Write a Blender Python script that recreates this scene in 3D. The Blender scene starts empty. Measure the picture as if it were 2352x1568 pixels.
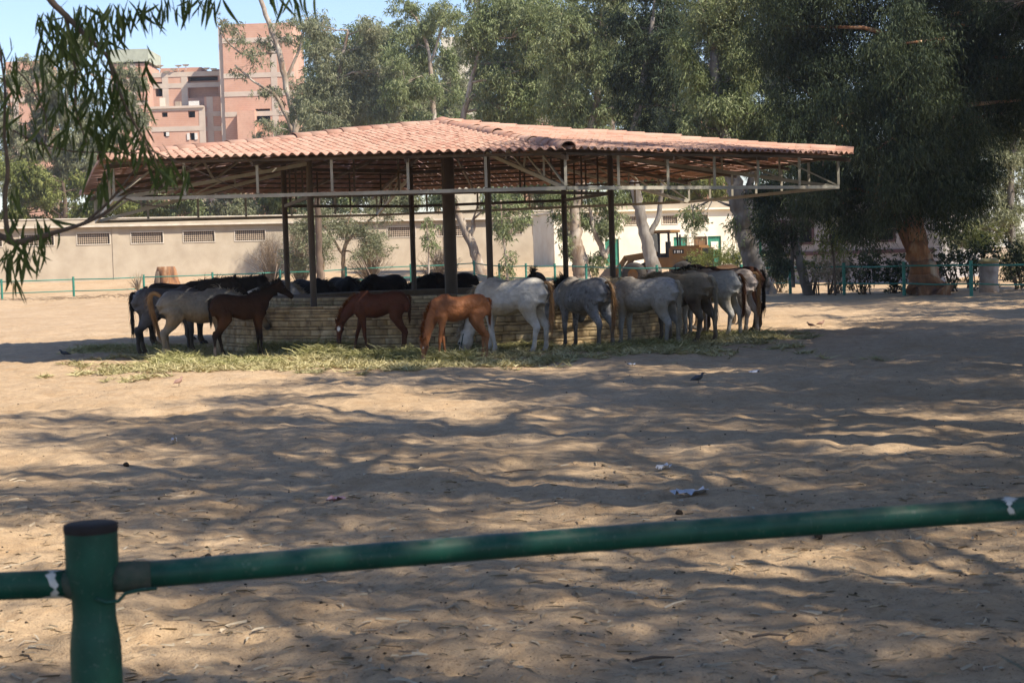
import bpy, math, random
import numpy as np
from mathutils import Matrix, Vector
R_ = math.radians
rng = np.random.default_rng(7)
random.seed(7)
S = bpy.context.scene
COL = S.collection

# ------------------------------------------------------------------ camera
EYE = 1.85
FPX, PW, PH = 3900.0, 2352.0, 1568.0          # focal length and frame in picture units
PITCH = math.atan((784 - 594) / FPX)
ROLL = 0.030
cp_, sp_, cr_, sr_ = math.cos(PITCH), math.sin(PITCH), math.cos(ROLL), math.sin(ROLL)
cam = bpy.data.cameras.new('camera')
camo = bpy.data.objects.new('camera', cam)
COL.objects.link(camo)
cam.sensor_width = 36
cam.lens = 36 * FPX / PW
cam.clip_start, cam.clip_end = 0.1, 3000
right = Vector((cr_, -sr_ * sp_, -sr_ * cp_))
up = Vector((sr_, cr_ * sp_, cr_ * cp_))
fwd = Vector((0, cp_, -sp_))
M = Matrix((right, up, -fwd)).transposed().to_4x4()
M.translation = Vector((0, 0, EYE))
camo.matrix_world = M
cam.dof.use_dof = True
cam.dof.focus_distance = 36
cam.dof.aperture_fstop = 9.0
S.camera = camo

# ------------------------------------------------------------------ sky, sun, exposure
SUN_TO = Vector((2.93, -1.80, 3.75)).normalized()     # towards the sun
SUN_EL = math.asin(SUN_TO.z)
W = bpy.data.worlds.new('World')
S.world = W
W.use_nodes = True
nt = W.node_tree
sky = nt.nodes.new('ShaderNodeTexSky')
sky.sky_type = 'NISHITA'
sky.sun_disc = False
sky.sun_elevation = SUN_EL
sky.sun_rotation = math.atan2(SUN_TO.x, SUN_TO.y)
sky.air_density, sky.dust_density, sky.ozone_density = 1.15, 0.25, 2.5
nt.nodes['Background'].inputs['Strength'].default_value = 0.110
tint = nt.nodes.new('ShaderNodeMix'); tint.data_type = 'RGBA'; tint.blend_type = 'MULTIPLY'; tint.inputs[0].default_value = 1
tint.inputs[7].default_value = (.93, .93, 1.07, 1)
nt.links.new(sky.outputs['Color'], tint.inputs[6])
nt.links.new(tint.outputs[2], nt.nodes['Background'].inputs['Color'])
sl = bpy.data.lights.new('sun', 'SUN')
sl.energy = 5.0
sl.angle = R_(0.53)
sl.color = (1.0, 0.90, 0.76)
so = bpy.data.objects.new('sun', sl)
COL.objects.link(so)
so.location = SUN_TO * 60
so.rotation_euler = SUN_TO.to_track_quat('Z', 'Y').to_euler()
S.view_settings.view_transform = 'Standard'
S.view_settings.look = 'None'
S.view_settings.gamma = 1
S.view_settings.use_curve_mapping = False
S.view_settings.exposure = 0.82
S.cycles.use_denoising = True
S.cycles.max_bounces = 6
S.cycles.transparent_max_bounces = 4
S.cycles.caustics_reflective = False
S.cycles.caustics_refractive = False

# ------------------------------------------------------------------ helpers
def pix(px, py, depth):
    """world point seen at picture position (px,py) at distance `depth` along +Y"""
    X = (px - PW / 2) / FPX
    U = (PH / 2 - py) / FPX
    x = X * cr_ + U * sr_
    u = -X * sr_ + U * cr_
    d = np.array([x, cp_ + u * sp_, -sp_ + u * cp_])
    t = depth / d[1]
    return np.array([0, 0, EYE]) + d * t

def smooth(a, b, x):
    t = np.clip((x - a) / (b - a), 0, 1)
    return t * t * (3 - 2 * t)

def hash3(ix, iy, iz, seed):
    h = (ix * 374761393 + iy * 668265263 + iz * 2147483647 + seed * 974711) & 0xFFFFFFFF
    h = ((h ^ (h >> 13)) * 1274126177) & 0xFFFFFFFF
    h = h ^ (h >> 16)
    return (h & 0xFFFF) / 65535.0

def vnoise(p, seed=0):
    p = np.asarray(p, float)
    i = np.floor(p).astype(np.int64)
    f = p - i
    f = f * f * (3 - 2 * f)
    out = 0
    for dx in (0, 1):
        for dy in (0, 1):
            for dz in (0, 1):
                w = (f[:, 0] if dx else 1 - f[:, 0]) * (f[:, 1] if dy else 1 - f[:, 1]) * (f[:, 2] if dz else 1 - f[:, 2])
                out = out + w * hash3(i[:, 0] + dx, i[:, 1] + dy, i[:, 2] + dz, seed)
    return out

def terrain(x, y):
    """large shape of the ground"""
    x = np.asarray(x, float); y = np.asarray(y, float)
    left = smooth(12, -4, x - (y - 60) * 0.12)
    return (0.28 * smooth(75, 100, y) + 1.0 * smooth(100, 116, y)) * (0.35 + 0.65 * left)

def gz(x, y):
    return float(terrain(np.array([x]), np.array([y]))[0])

def ground(px, py):
    """ground point seen at (px,py)"""
    d = 30.0
    for _ in range(30):
        a, b = pix(px, py, 1.0) - np.array([0, 0, EYE]), None
        z = gz(a[0] * d, d)
        d = (z - EYE) / a[2]
    p = pix(px, py, d)
    return p

def link(o):
    COL.objects.link(o)
    return o

def tag(o, label=None, cat=None, group=None, kind=None):
    if label: o['label'] = label
    if cat: o['category'] = cat
    if group: o['group'] = group
    if kind: o['kind'] = kind
    return o

def empty(name, loc, label=None, cat=None, group=None, rz=0.0):
    o = bpy.data.objects.new(name, None)
    o.empty_display_size = 0.2
    link(o)
    o.location = Vector(loc)
    o.rotation_euler = (0, 0, rz)
    return tag(o, label, cat, group)

def quads_mesh(name, V, F, smooth_=False):
    """fast mesh from arrays: V (n,3), F (m,k)"""
    me = bpy.data.meshes.new(name)
    V = np.ascontiguousarray(V, np.float32); F = np.ascontiguousarray(F, np.int32)
    k = F.shape[1]
    me.vertices.add(len(V)); me.vertices.foreach_set('co', V.ravel())
    me.loops.add(F.size); me.loops.foreach_set('vertex_index', F.ravel())
    me.polygons.add(len(F))
    me.polygons.foreach_set('loop_start', np.arange(len(F), dtype=np.int32) * k)
    me.polygons.foreach_set('loop_total', np.full(len(F), k, np.int32))
    if smooth_: me.polygons.foreach_set('use_smooth', np.ones(len(F), bool))
    me.update(calc_edges=True)
    return me

def mesh_obj(name, me, mat, parent=None, kind=None, loc=None):
    o = bpy.data.objects.new(name, me)
    if mat is not None and len(me.materials) == 0: me.materials.append(mat)
    link(o)
    if parent is not None: o.parent = parent
    if loc is not None: o.location = Vector(loc)
    if kind: o['kind'] = kind
    return o

def unit(v):
    v = np.asarray(v, float)
    n = np.linalg.norm(v, axis=-1, keepdims=True)
    return v / np.where(n < 1e-9, 1, n)

class MB:
    """collects shapes and links them as ONE mesh object"""
    def __init__(s):
        s.v, s.f, s.n = [], [], 0
    def add(s, V, F):
        V = np.asarray(V, float)
        s.v.append(V)
        s.f += [tuple(int(i) + s.n for i in f) for f in F]
        s.n += len(V)
    def box(s, c, size, rz=0.0, mat=None):
        hx, hy, hz = np.asarray(size, float) / 2
        V = np.array([[x, y, z] for z in (-hz, hz) for y in (-hy, hy) for x in (-hx, hx)])
        if mat is not None: V = V @ np.asarray(mat).T
        elif rz:
            c_, s_ = math.cos(rz), math.sin(rz)
            V = V @ np.array([[c_, s_, 0], [-s_, c_, 0], [0, 0, 1]])
        s.add(V + np.asarray(c, float), [(0, 2, 3, 1), (4, 5, 7, 6), (0, 1, 5, 4), (2, 6, 7, 3), (0, 4, 6, 2), (1, 3, 7, 5)])
    def span(s, lo, hi):
        lo = np.asarray(lo, float); hi = np.asarray(hi, float)
        s.box((lo + hi) / 2, hi - lo)
    def beam(s, a, b, w, h, upv=(0, 0, 1)):
        a = np.asarray(a, float); b = np.asarray(b, float)
        t = unit(b - a)
        x = unit(np.cross(t, upv)); z = np.cross(x, t)
        m = np.stack([x, t, z], 1)
        s.box((a + b) / 2, (w, np.linalg.norm(b - a), h), mat=m)
    def tube(s, pts, rad, seg=8, cap=True, rb=None, lat=None, wob=0.0, seed=0):
        P = np.asarray(pts, float); n = len(P)
        rad = np.broadcast_to(np.asarray(rad, float), (n,))
        rb = rad if rb is None else np.broadcast_to(np.asarray(rb, float), (n,))
        T = unit(np.gradient(P, axis=0)) if n > 2 else np.repeat(unit(P[1:] - P[:1]), n, 0)
        if lat is None:
            ref = np.array([1.0, 0, 0]) if abs(T[:, 2]).mean() > 0.6 else np.array([0, 0, 1.0])
            A = unit(np.cross(T, ref))
        else:
            A = np.broadcast_to(np.asarray(lat, float), (n, 3))
            A = unit(A - (A * T).sum(1, keepdims=True) * T)
        B = np.cross(T, A)
        th = np.linspace(0, 2 * math.pi, seg, endpoint=False)
        k = np.ones((n, seg))
        if wob: k += wob * (np.random.default_rng(seed).random((n, seg)) - .5) * 2
        V = P[:, None] + (A[:, None] * (np.cos(th)[None, :, None] * rad[:, None, None]) + B[:, None] * (np.sin(th)[None, :, None] * rb[:, None, None])) * k[..., None]
        F = []
        for i in range(n - 1):
            for j in range(seg):
                a = i * seg + j; b = i * seg + (j + 1) % seg
                F.append((a, b, b + seg, a + seg))
        if cap:
            F.append(tuple(range(seg - 1, -1, -1)))
            F.append(tuple((n - 1) * seg + j for j in range(seg)))
        s.add(V.reshape(-1, 3), F)
    def lathe(s, prof, c=(0, 0, 0), seg=16, arc=None):
        """prof: (radius, z) pairs"""
        prof = np.asarray(prof, float)
        full = arc is None
        th = np.linspace(0, 2 * math.pi, seg, endpoint=False) if full else np.linspace(arc[0], arc[1], seg + 1)
        m = len(th)
        V = np.stack([np.outer(prof[:, 0], np.cos(th)), np.outer(prof[:, 0], np.sin(th)), np.repeat(prof[:, 1:2], m, 1)], 2).reshape(-1, 3) + np.asarray(c, float)
        F = []
        for i in range(len(prof) - 1):
            for j in range(m if full else m - 1):
                a = i * m + j; b = i * m + (j + 1) % m
                F.append((a, b, b + m, a + m))
        s.add(V, F)
    def mesh(s, name='mesh', off=None, smooth_=False):
        me = bpy.data.meshes.new(name)
        V = np.concatenate(s.v)
        if off is not None: V = V - np.asarray(off, float)
        me.from_pydata(V.tolist(), [], s.f)
        if smooth_: me.polygons.foreach_set('use_smooth', np.ones(len(me.polygons), bool))
        me.update()
        return me
    def build(s, name, mat, parent=None, smooth_=False, kind=None, loc=None):
        off = np.array(parent.location) if parent is not None and parent.parent is None and loc is None else loc
        if parent is not None and parent.parent is not None and loc is None:
            off = np.array(parent.parent.location) + np.array(parent.location)
        o = mesh_obj(name, s.mesh(name, off, smooth_), mat, parent, kind)
        if parent is None and loc is not None: o.location = Vector(loc)
        return o

def copy_tree(o, parent=None):
    c = o.copy(); COL.objects.link(c)
    if parent is not None: c.parent = parent
    for ch in list(o.children): copy_tree(ch, c)
    return c

# ------------------------------------------------------------------ materials
def mat_new(name):
    m = bpy.data.materials.new(name)
    m.use_nodes = True
    n = m.node_tree.nodes; l = m.node_tree.links
    return m, n, l, n['Principled BSDF']

def nd(n, t, **kw):
    x = n.new(t)
    for k, v in kw.items():
        if k in x.inputs.keys(): x.inputs[k].default_value = v
        else: setattr(x, k, v)
    return x

def ramp(n, l, fac, stops):
    r = n.new('ShaderNodeValToRGB')
    el = r.color_ramp.elements
    while len(el) < len(stops): el.new(0.5)
    for e, (p, c) in zip(el, stops):
        e.position = p; e.color = (*c, 1) if len(c) == 3 else c
    l.new(fac, r.inputs['Fac'])
    return r.outputs['Color']

def mixc(n, l, fac, a, b, mode='MIX'):
    m = n.new('ShaderNodeMix'); m.data_type = 'RGBA'; m.blend_type = mode
    for sock, v in ((m.inputs[0], fac), (m.inputs[6], a), (m.inputs[7], b)):
        if isinstance(v, (int, float)): sock.default_value = v
        elif isinstance(v, tuple): sock.default_value = (*v, 1) if len(v) == 3 else v
        else: l.new(v, sock)
    return m.outputs[2]

def noise(n, l, scale, detail=4, vec=None, rough=0.55):
    t = nd(n, 'ShaderNodeTexNoise', Scale=scale, Detail=detail, Roughness=rough)
    if vec is None:
        g = n.new('ShaderNodeNewGeometry'); vec = g.outputs['Position']
    l.new(vec, t.inputs['Vector'])
    return t.outputs['Fac']

def bump(n, l, bsdf, h, strength=0.3, dist=0.02):
    b = nd(n, 'ShaderNodeBump', Strength=strength, Distance=dist)
    l.new(h, b.inputs['Height']); l.new(b.outputs['Normal'], bsdf.inputs['Normal'])

def plain(name, c, rough=0.7, var=0.25, scale=6.0, c2=None, bmp=0.2, bscale=40, metal=0.0, spec=0.3, obj=False):
    """weathered paint / stone / wood: two tones of noise and a fine relief"""
    m, n, l, b = mat_new(name)
    vec = None
    if obj:
        tc = n.new('ShaderNodeTexCoord'); vec = tc.outputs['Object']
    f = noise(n, l, scale, 6, vec)
    c2 = c2 or tuple(v * (1 - var) for v in c)
    l.new(ramp(n, l, f, [(0.32, c2), (0.66, c)]), b.inputs['Base Color'])
    b.inputs['Roughness'].default_value = rough
    b.inputs['Metallic'].default_value = metal
    b.inputs['Specular IOR Level'].default_value = spec
    if bmp: bump(n, l, b, noise(n, l, bscale, 4, vec), bmp, 0.01)
    return m

def leafmat(name, cols, trans=0.28, rough=0.62, scale=0.35):
    m, n, l, b = mat_new(name)
    g = n.new('ShaderNodeNewGeometry')
    oi = n.new('ShaderNodeObjectInfo')
    f1 = noise(n, l, scale, 3)
    ad = nd(n, 'ShaderNodeMath', operation='MULTIPLY_ADD'); ad.inputs[1].default_value = 0.55
    l.new(g.outputs['Random Per Island'], ad.inputs[0]); 
    sc = nd(n, 'ShaderNodeMath', operation='MULTIPLY_ADD'); sc.inputs[1].default_value = 0.9; sc.inputs[2].default_value = -0.22
    l.new(f1, sc.inputs[0]); l.new(sc.outputs[0], ad.inputs[2])
    c = ramp(n, l, ad.outputs[0], [(0.1, cols[0]), (0.5, cols[1]), (0.9, cols[2])])
    l.new(c, b.inputs['Base Color'])
    b.inputs['Roughness'].default_value = rough
    b.inputs['Specular IOR Level'].default_value = 0.12
    tr = n.new('ShaderNodeBsdfTranslucent')
    l.new(mixc(n, l, 0.5, c, (0.16, 0.2, 0.03), 'MIX'), tr.inputs['Color'])
    mx = n.new('ShaderNodeMixShader'); mx.inputs[0].default_value = trans
    l.new(b.outputs[0], mx.inputs[1]); l.new(tr.outputs[0], mx.inputs[2])
    l.new(mx.outputs[0], n['Material Output'].inputs['Surface'])
    return m

MAT = {}
def sand_mat():
    m, n, l, b = mat_new('sand')
    f = noise(n, l, 0.35, 5); f2 = noise(n, l, 9.0, 6); f3 = noise(n, l, 70, 4)
    base = ramp(n, l, f, [(0.3, (0.40, 0.285, 0.17)), (0.7, (0.485, 0.36, 0.23))])
    base = mixc(n, l, ramp(n, l, f2, [(0.45, (0, 0, 0)), (0.75, (0.55, 0.55, 0.55))]), base, (0.27, 0.19, 0.115))
    f4 = noise(n, l, 1.7, 7, rough=.7)
    base = mixc(n, l, ramp(n, l, f4, [(0.48, (0, 0, 0)), (0.66, (0.6, 0.6, 0.6))]), base, (0.33, 0.215, 0.115))
    sp = nd(n, 'ShaderNodeTexVoronoi', Scale=16.0); g = n.new('ShaderNodeNewGeometry'); l.new(g.outputs['Position'], sp.inputs['Vector'])
    dm = nd(n, 'ShaderNodeMath', operation='MULTIPLY'); l.new(sp.outputs['Distance'], dm.inputs[0]); dm.inputs[1].default_value = 1
    speck = ramp(n, l, dm.outputs[0], [(0.06, (0.8, 0.8, 0.8)), (0.14, (0, 0, 0))])
    base = mixc(n, l, speck, base, (0.13, 0.095, 0.06))
    f5 = noise(n, l, 38, 3, rough=.7)
    base = mixc(n, l, ramp(n, l, f5, [(0.56, (0, 0, 0)), (0.68, (.75, .75, .75))]), base, (0.20, 0.135, 0.08))
    l.new(base, b.inputs['Base Color'])
    b.inputs['Roughness'].default_value = 0.95
    b.inputs['Specular IOR Level'].default_value = 0.1
    ad = nd(n, 'ShaderNodeMath', operation='MULTIPLY_ADD'); ad.inputs[1].default_value = 0.35
    l.new(f3, ad.inputs[0]); l.new(f2, ad.inputs[2])
    bump(n, l, b, ad.outputs[0], 0.9, 0.035)
    return m
MAT['sand'] = sand_mat()

def tile_mat():
    m, n, l, b = mat_new('clay_tile')
    oi = n.new('ShaderNodeObjectInfo'); g = n.new('ShaderNodeNewGeometry')
    ad = nd(n, 'ShaderNodeMath', operation='ADD'); l.new(oi.outputs['Random'], ad.inputs[0]); l.new(g.outputs['Random Per Island'], ad.inputs[1])
    fr = nd(n, 'ShaderNodeMath', operation='FRACT'); l.new(ad.outputs[0], fr.inputs[0])
    c = ramp(n, l, fr.outputs[0], [(0.0, (0.345, 0.185, 0.135)), (0.5, (0.40, 0.23, 0.17)), (1.0, (0.44, 0.27, 0.205))])
    f = noise(n, l, 1.2, 6)
    c = mixc(n, l, ramp(n, l, f, [(0.4, (0, 0, 0)), (0.75, (0.7, 0.7, 0.7))]), c, (0.45, 0.33, 0.255))
    l.new(c, b.inputs['Base Color']); b.inputs['Roughness'].default_value = 0.85
    b.inputs['Specular IOR Level'].default_value = 0.2
    bump(n, l, b, noise(n, l, 40, 4), 0.2, 0.01)
    return m
MAT['tile'] = tile_mat()

def block_mat():
    m, n, l, b = mat_new('limestone_block')
    oi = n.new('ShaderNodeObjectInfo'); g = n.new('ShaderNodeNewGeometry')
    ad = nd(n, 'ShaderNodeMath', operation='ADD'); l.new(oi.outputs['Random'], ad.inputs[0]); l.new(g.outputs['Random Per Island'], ad.inputs[1])
    fr = nd(n, 'ShaderNodeMath', operation='FRACT'); l.new(ad.outputs[0], fr.inputs[0])
    c = ramp(n, l, fr.outputs[0], [(0.0, (0.47, 0.335, 0.175)), (0.5, (0.58, 0.435, 0.24)), (1.0, (0.66, 0.52, 0.32))])
    f = noise(n, l, 5, 7)
    c = mixc(n, l, ramp(n, l, f, [(0.44, (0, 0, 0)), (0.66, (0.8, 0.8, 0.8))]), c, (0.21, 0.145, 0.08))
    fs = noise(n, l, .9, 5)
    c = mixc(n, l, ramp(n, l, fs, [(0.45, (0, 0, 0)), (0.7, (0.55, 0.55, 0.55))]), c, (0.17, 0.125, 0.075))
    l.new(c, b.inputs['Base Color']); b.inputs['Roughness'].default_value = 0.9
    bump(n, l, b, noise(n, l, 28, 5), 0.5, 0.02)
    return m
MAT['block'] = block_mat()
MAT['mortar'] = plain('mortar', (0.16, 0.12, 0.08), 0.95)
MAT['steel'] = plain('pale_steel_paint', (0.40, 0.385, 0.32), 0.55, c2=(0.30, 0.275, 0.22), scale=3, bmp=0.1)
MAT['steel_dark'] = plain('brown_shaded_steel', (0.10, 0.075, 0.055), 0.6, scale=3, bmp=0.1)  # brown inner steel; on the eave beam the tone carries painted shade
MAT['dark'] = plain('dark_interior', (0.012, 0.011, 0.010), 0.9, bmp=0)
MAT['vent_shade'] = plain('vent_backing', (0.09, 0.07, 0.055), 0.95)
MAT['soil'] = plain('old_hay_bed', (0.075, 0.06, 0.035), 0.95)
MAT['plaster'] = plain('beige_plaster', (0.41, 0.35, 0.265), 0.9, c2=(0.325, 0.27, 0.20), scale=0.9, bscale=8, bmp=0.25)
MAT['plaster_w'] = plain('white_plaster', (0.80, 0.75, 0.62), 0.9, c2=(0.68, 0.60, 0.46), scale=0.8, bscale=8)
MAT['trim'] = plain('pale_trim', (0.55, 0.49, 0.40), 0.85, scale=2)
MAT['lattice'] = plain('lattice_block', (0.40, 0.32, 0.24), 0.9, scale=5)
MAT['greendoor'] = plain('green_door_paint', (0.05, 0.26, 0.17), 0.5, scale=3)
MAT['browndoor'] = plain('brown_door', (0.20, 0.11, 0.05), 0.6, scale=3)
MAT['turq'] = plain('turquoise_pipe_paint', (0.045, 0.225, 0.165), 0.55, c2=(0.028, 0.15, 0.11), scale=2)
MAT['house'] = plain('grey_white_render', (0.36, 0.34, 0.33), 0.9, scale=0.6)
MAT['plum'] = plain('plum_window_frame', (0.10, 0.055, 0.055), 0.7)
MAT['concrete'] = plain('bare_concrete', (0.54, 0.45, 0.36), 0.9, c2=(0.45, 0.37, 0.30), scale=0.6)
def farbrick():
    m, n, l, b = mat_new('far_brickwork')
    f = noise(n, l, 0.35, 8, rough=0.65); f2 = noise(n, l, 3.0, 6)
    c = ramp(n, l, f, [(0.3, (0.46, 0.245, 0.165)), (0.7, (0.56, 0.345, 0.245))])
    c = mixc(n, l, ramp(n, l, f2, [(0.5, (0, 0, 0)), (0.75, (0.6, 0.6, 0.6))]), c, (0.40, 0.235, 0.175))
    tc = n.new('ShaderNodeTexCoord')
    w = nd(n, 'ShaderNodeTexWave', Scale=1.2, Distortion=1.5); w.bands_direction = 'Z'
    g = n.new('ShaderNodeNewGeometry'); l.new(g.outputs['Position'], w.inputs['Vector'])
    c = mixc(n, l, ramp(n, l, w.outputs['Fac'], [(0.6, (0, 0, 0)), (1.0, (0.35, 0.35, 0.35))]), c, (0.55, 0.36, 0.27))
    l.new(c, b.inputs['Base Color']); b.inputs['Roughness'].default_value = 0.95
    return m
MAT['brick'] = farbrick()
MAT['offwhite'] = plain('cream_paint', (0.72, 0.66, 0.52), 0.8, scale=1.0)
MAT['shutter'] = plain('white_shutter', (0.70, 0.68, 0.62), 0.6)

def bark(name, a, b_, c):
    m, n, l, bs = mat_new(name)
    tc = n.new('ShaderNodeNewGeometry'); mp = n.new('ShaderNodeMapping'); mp.inputs['Scale'].default_value = (1, 1, 0.28)
    l.new(tc.outputs['Position'], mp.inputs['Vector'])
    f = noise(n, l, 1.8, 6, mp.outputs[0]); f2 = noise(n, l, 7, 6, mp.outputs[0])
    col = ramp(n, l, f, [(0.36, b_), (0.52, a), (0.66, c)])
    col = mixc(n, l, ramp(n, l, f2, [(0.5, (0, 0, 0)), (0.7, (0.6, 0.6, 0.6))]), col, b_)
    l.new(col, bs.inputs['Base Color']); bs.inputs['Roughness'].default_value = 0.9
    bump(n, l, bs, f2, 0.6, 0.04)
    return m
MAT['bark_pale'] = bark('pale_peeling_bark', (0.32, 0.26, 0.20), (0.16, 0.105, 0.065), (0.44, 0.39, 0.32))
MAT['bark_grey'] = bark('grey_bark', (0.20, 0.18, 0.155), (0.10, 0.08, 0.06), (0.27, 0.25, 0.22))
MAT['bark_orange'] = bark('orange_peeling_bark', (0.29, 0.135, 0.055), (0.11, 0.055, 0.03), (0.44, 0.33, 0.21))
MAT['bark_brown'] = bark('brown_bark', (0.13, 0.09, 0.06), (0.07, 0.05, 0.035), (0.19, 0.14, 0.10))
MAT['twig'] = plain('dry_twig', (0.26, 0.19, 0.12), 0.9, scale=2, bmp=0)
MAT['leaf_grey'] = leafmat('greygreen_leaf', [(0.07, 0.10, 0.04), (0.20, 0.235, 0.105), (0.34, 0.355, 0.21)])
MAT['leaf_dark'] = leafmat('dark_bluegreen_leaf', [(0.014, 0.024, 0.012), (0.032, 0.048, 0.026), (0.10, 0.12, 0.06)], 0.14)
MAT['leaf_yel'] = leafmat('yellowgreen_leaf', [(0.08, 0.10, 0.028), (0.17, 0.19, 0.055), (0.27, 0.28, 0.10)])
MAT['leaf_pale'] = leafmat('pale_dusty_hazed_leaf', [(0.13, 0.145, 0.075), (0.22, 0.23, 0.135), (0.32, 0.315, 0.21)])  # paleness also puts distance haze into the colour of far crowns
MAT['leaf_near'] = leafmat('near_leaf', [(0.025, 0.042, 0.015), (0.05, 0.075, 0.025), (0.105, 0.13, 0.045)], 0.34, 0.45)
MAT['leaf_dry'] = leafmat('dry_leaf', [(0.14, 0.10, 0.06), (0.34, 0.27, 0.18), (0.52, 0.45, 0.34)], 0.1, 0.7, 5.0)
MAT['hay'] = leafmat('hay', [(0.20, 0.20, 0.07), (0.36, 0.345, 0.15), (0.54, 0.49, 0.28)], 0.2, 0.7, 1.2)
MAT['straw'] = leafmat('straw_litter', [(0.23, 0.21, 0.095), (0.42, 0.37, 0.185), (0.62, 0.55, 0.33)], 0.15, 0.7, 1.0)

# ------------------------------------------------------------------ ground: one sheet to the horizon
def churn(x, y):
    """hoof-churned relief"""
    z0 = np.zeros_like(x)
    a = vnoise(np.stack([x / 1.9, y / 1.9, z0], 1), 1) - .5
    b = vnoise(np.stack([x / 0.62, y / 0.62, z0], 1), 2) - .5
    c = vnoise(np.stack([x / 0.27, y / 0.27, z0], 1), 3) - .5
    d = vnoise(np.stack([x / 0.11, y / 0.11, z0], 1), 4) - .5
    pits = -np.clip(0.36 - np.abs(vnoise(np.stack([x / 0.42, y / 0.42, z0 + 3], 1), 9)), 0, 1)
    near = 1 - 0.75 * smooth(45, 110, y)
    hoof = np.zeros_like(x); ax, ay = x / .30, y / .30; ix, iy = np.floor(ax).astype(np.int64), np.floor(ay).astype(np.int64)
    for dx in (-1, 0, 1):
        for dy in (-1, 0, 1):
            jx, jy = ix + dx, iy + dy
            r_ = np.hypot(ax - jx - hash3(jx, jy, 0 * jx, 41), ay - jy - hash3(jx, jy, 0 * jx, 42))
            s_ = hash3(jx, jy, 0 * jx, 43)
            hoof += np.where(s_ > .45, -.030 * np.exp(-(r_ / .26) ** 2) + .013 * np.exp(-((r_ - .42) / .14) ** 2), 0) * s_
    far = smooth(75, 98, y) * smooth(118, 108, y)
    heap = (vnoise(np.stack([x / 3.1, y / 2.1, z0], 1), 12) - .45) * 0.55 * far
    return (0.075 * a + 0.075 * b + 0.055 * c + 0.026 * d + 0.075 * pits + hoof * .9) * near + heap - 0.015

def make_ground():
    ys = [-60, -30, -15, -6, 0, 2.5]
    y = 3.4; 
    while y < 62:
        ys.append(y); y += 0.024 + 0.0052 * y
    while y < 130: ys.append(y); y += 0.45
    while y < 900: ys.append(y); y *= 1.12
    ys = np.array(ys); ny = len(ys)
    s_in = np.linspace(-1, 1, 320)
    ext = np.array([1.08, 1.2, 1.4, 1.75, 2.3, 3.2, 5, 7.5])
    s = np.concatenate([-ext[::-1], s_in, ext]); nx = len(s)
    half = 0.345 * np.clip(ys, 3, None) + 1.6
    X = half[:, None] * s[None]; Y = np.repeat(ys[:, None], nx, 1)
    x = X.ravel(); yy = Y.ravel()
    z = terrain(x, yy) + churn(x, yy)
    V = np.stack([x, yy, z], 1)
    i = np.arange(ny - 1)[:, None] * nx + np.arange(nx - 1)[None]
    F = np.stack([i, i + 1, i + nx + 1, i + nx], 2).reshape(-1, 4)
    o = mesh_obj('ground', quads_mesh('ground', V, F, True), MAT['sand'])
    tag(o, 'churned tan sand of the horse paddock', kind='structure')
make_ground()

# ------------------------------------------------------------------ feeding shelter (hexagonal tiled roof on posts)
HC = 1.33
CX, CY = -1.0454 * HC, 30.1 * HC
RR = 6.69 * HC
CHZ = EYE + HC
ang0 = 3.94
hexang = [ang0 + k * math.pi / 3 for k in range(6)]             # A B C E F D
ring_plan = [(CX + RR * math.cos(a), CY + RR * math.sin(a)) for a in hexang]
chord_px = [(262, 458), (1300, 432), (1926, 430), (1583, 464), (866, 494), (220, 510)]
chord = [pix(px, py, yy) for (px, py), (_, yy) in zip(chord_px, ring_plan)]
eave_px = [(240, 372), (1302, 349), (1953, 357), None, None, (196, 450)]
eave = []
for k in range(6):
    a = hexang[k]; yy = CY + RR * 1.028 * math.sin(a)
    if eave_px[k]: eave.append(pix(*eave_px[k], yy))
    else: eave.append(np.array([CX + RR * 1.028 * math.cos(a), yy, chord[k][2] + 0.60]))
apex = pix(1016, 289, CY)

shelter = empty('feeding_shelter', (CX, CY, 0), 'open hexagonal horse shelter with low red tiled roof on steel posts', 'shelter')

def hex_lerp(P, f, centre):
    return [centre + (p - centre) * f for p in P]

# tiles --------------------------------------------------------------
TW = 0.192
def tile_arrays():
    n = 9
    x = np.linspace(-TW / 2, TW / 2, n)
    z = 0.030 * np.cos(2 * math.pi * x / TW)
    up_ = np.stack([x, np.full(n, .205), z - 0.012], 1)
    dn = np.stack([x, np.full(n, -.205), z + 0.008], 1)
    lip = np.stack([x, np.full(n, -.203), z - 0.006], 1)
    V = np.concatenate([up_, dn, lip])
    F = []
    for i in range(n - 1):
        F.append((i, n + i, n + i + 1, i + 1))
        F.append((n + i, 2 * n + i, 2 * n + i + 1, n + i + 1))
    return V, np.array(F)
TV, TF = tile_arrays()
tile_me = quads_mesh('roof_tile', TV, TF, True); tile_me.materials.append(MAT['tile'])
ROW = 0.335
tiles = []
for k in range(6):
    A, B_ = eave[k], eave[(k + 1) % 6]
    u = unit(B_ - A); L = np.linalg.norm(B_ - A)
    n_ = unit(np.cross(u, apex - A))
    if n_[2] < 0: n_ = -n_
    v = np.cross(n_, u)
    h = (apex - A) @ v; ua = (apex - A) @ u
    nc = int(round(L / TW)); w = L / nc
    for r in range(int(h / ROW) + 1):
        vv = r * ROW + 0.12
        lo = ua * vv / h - 0.02; hi = L - (L - ua) * vv / h + 0.02
        for c in range(nc):
            uu = (c + .5) * w
            if lo < uu < hi and vv < h:
                jit = rng.normal(0, .0025, 3)
                sag = 0.012 * math.sin(uu * 1.1 + k * 2) * math.sin(vv * 0.9 + k)
                yaw = rng.normal(0, .008)
                uj = u * math.cos(yaw) + v * math.sin(yaw); vj = v * math.cos(yaw) - u * math.sin(yaw)
                Mx = np.stack([uj * w / TW, vj, n_], 1)
                p = A + u * uu + v * vv + n_ * (0.075 + sag) + jit
                tiles.append((k, r, c, Mx, p))
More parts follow.
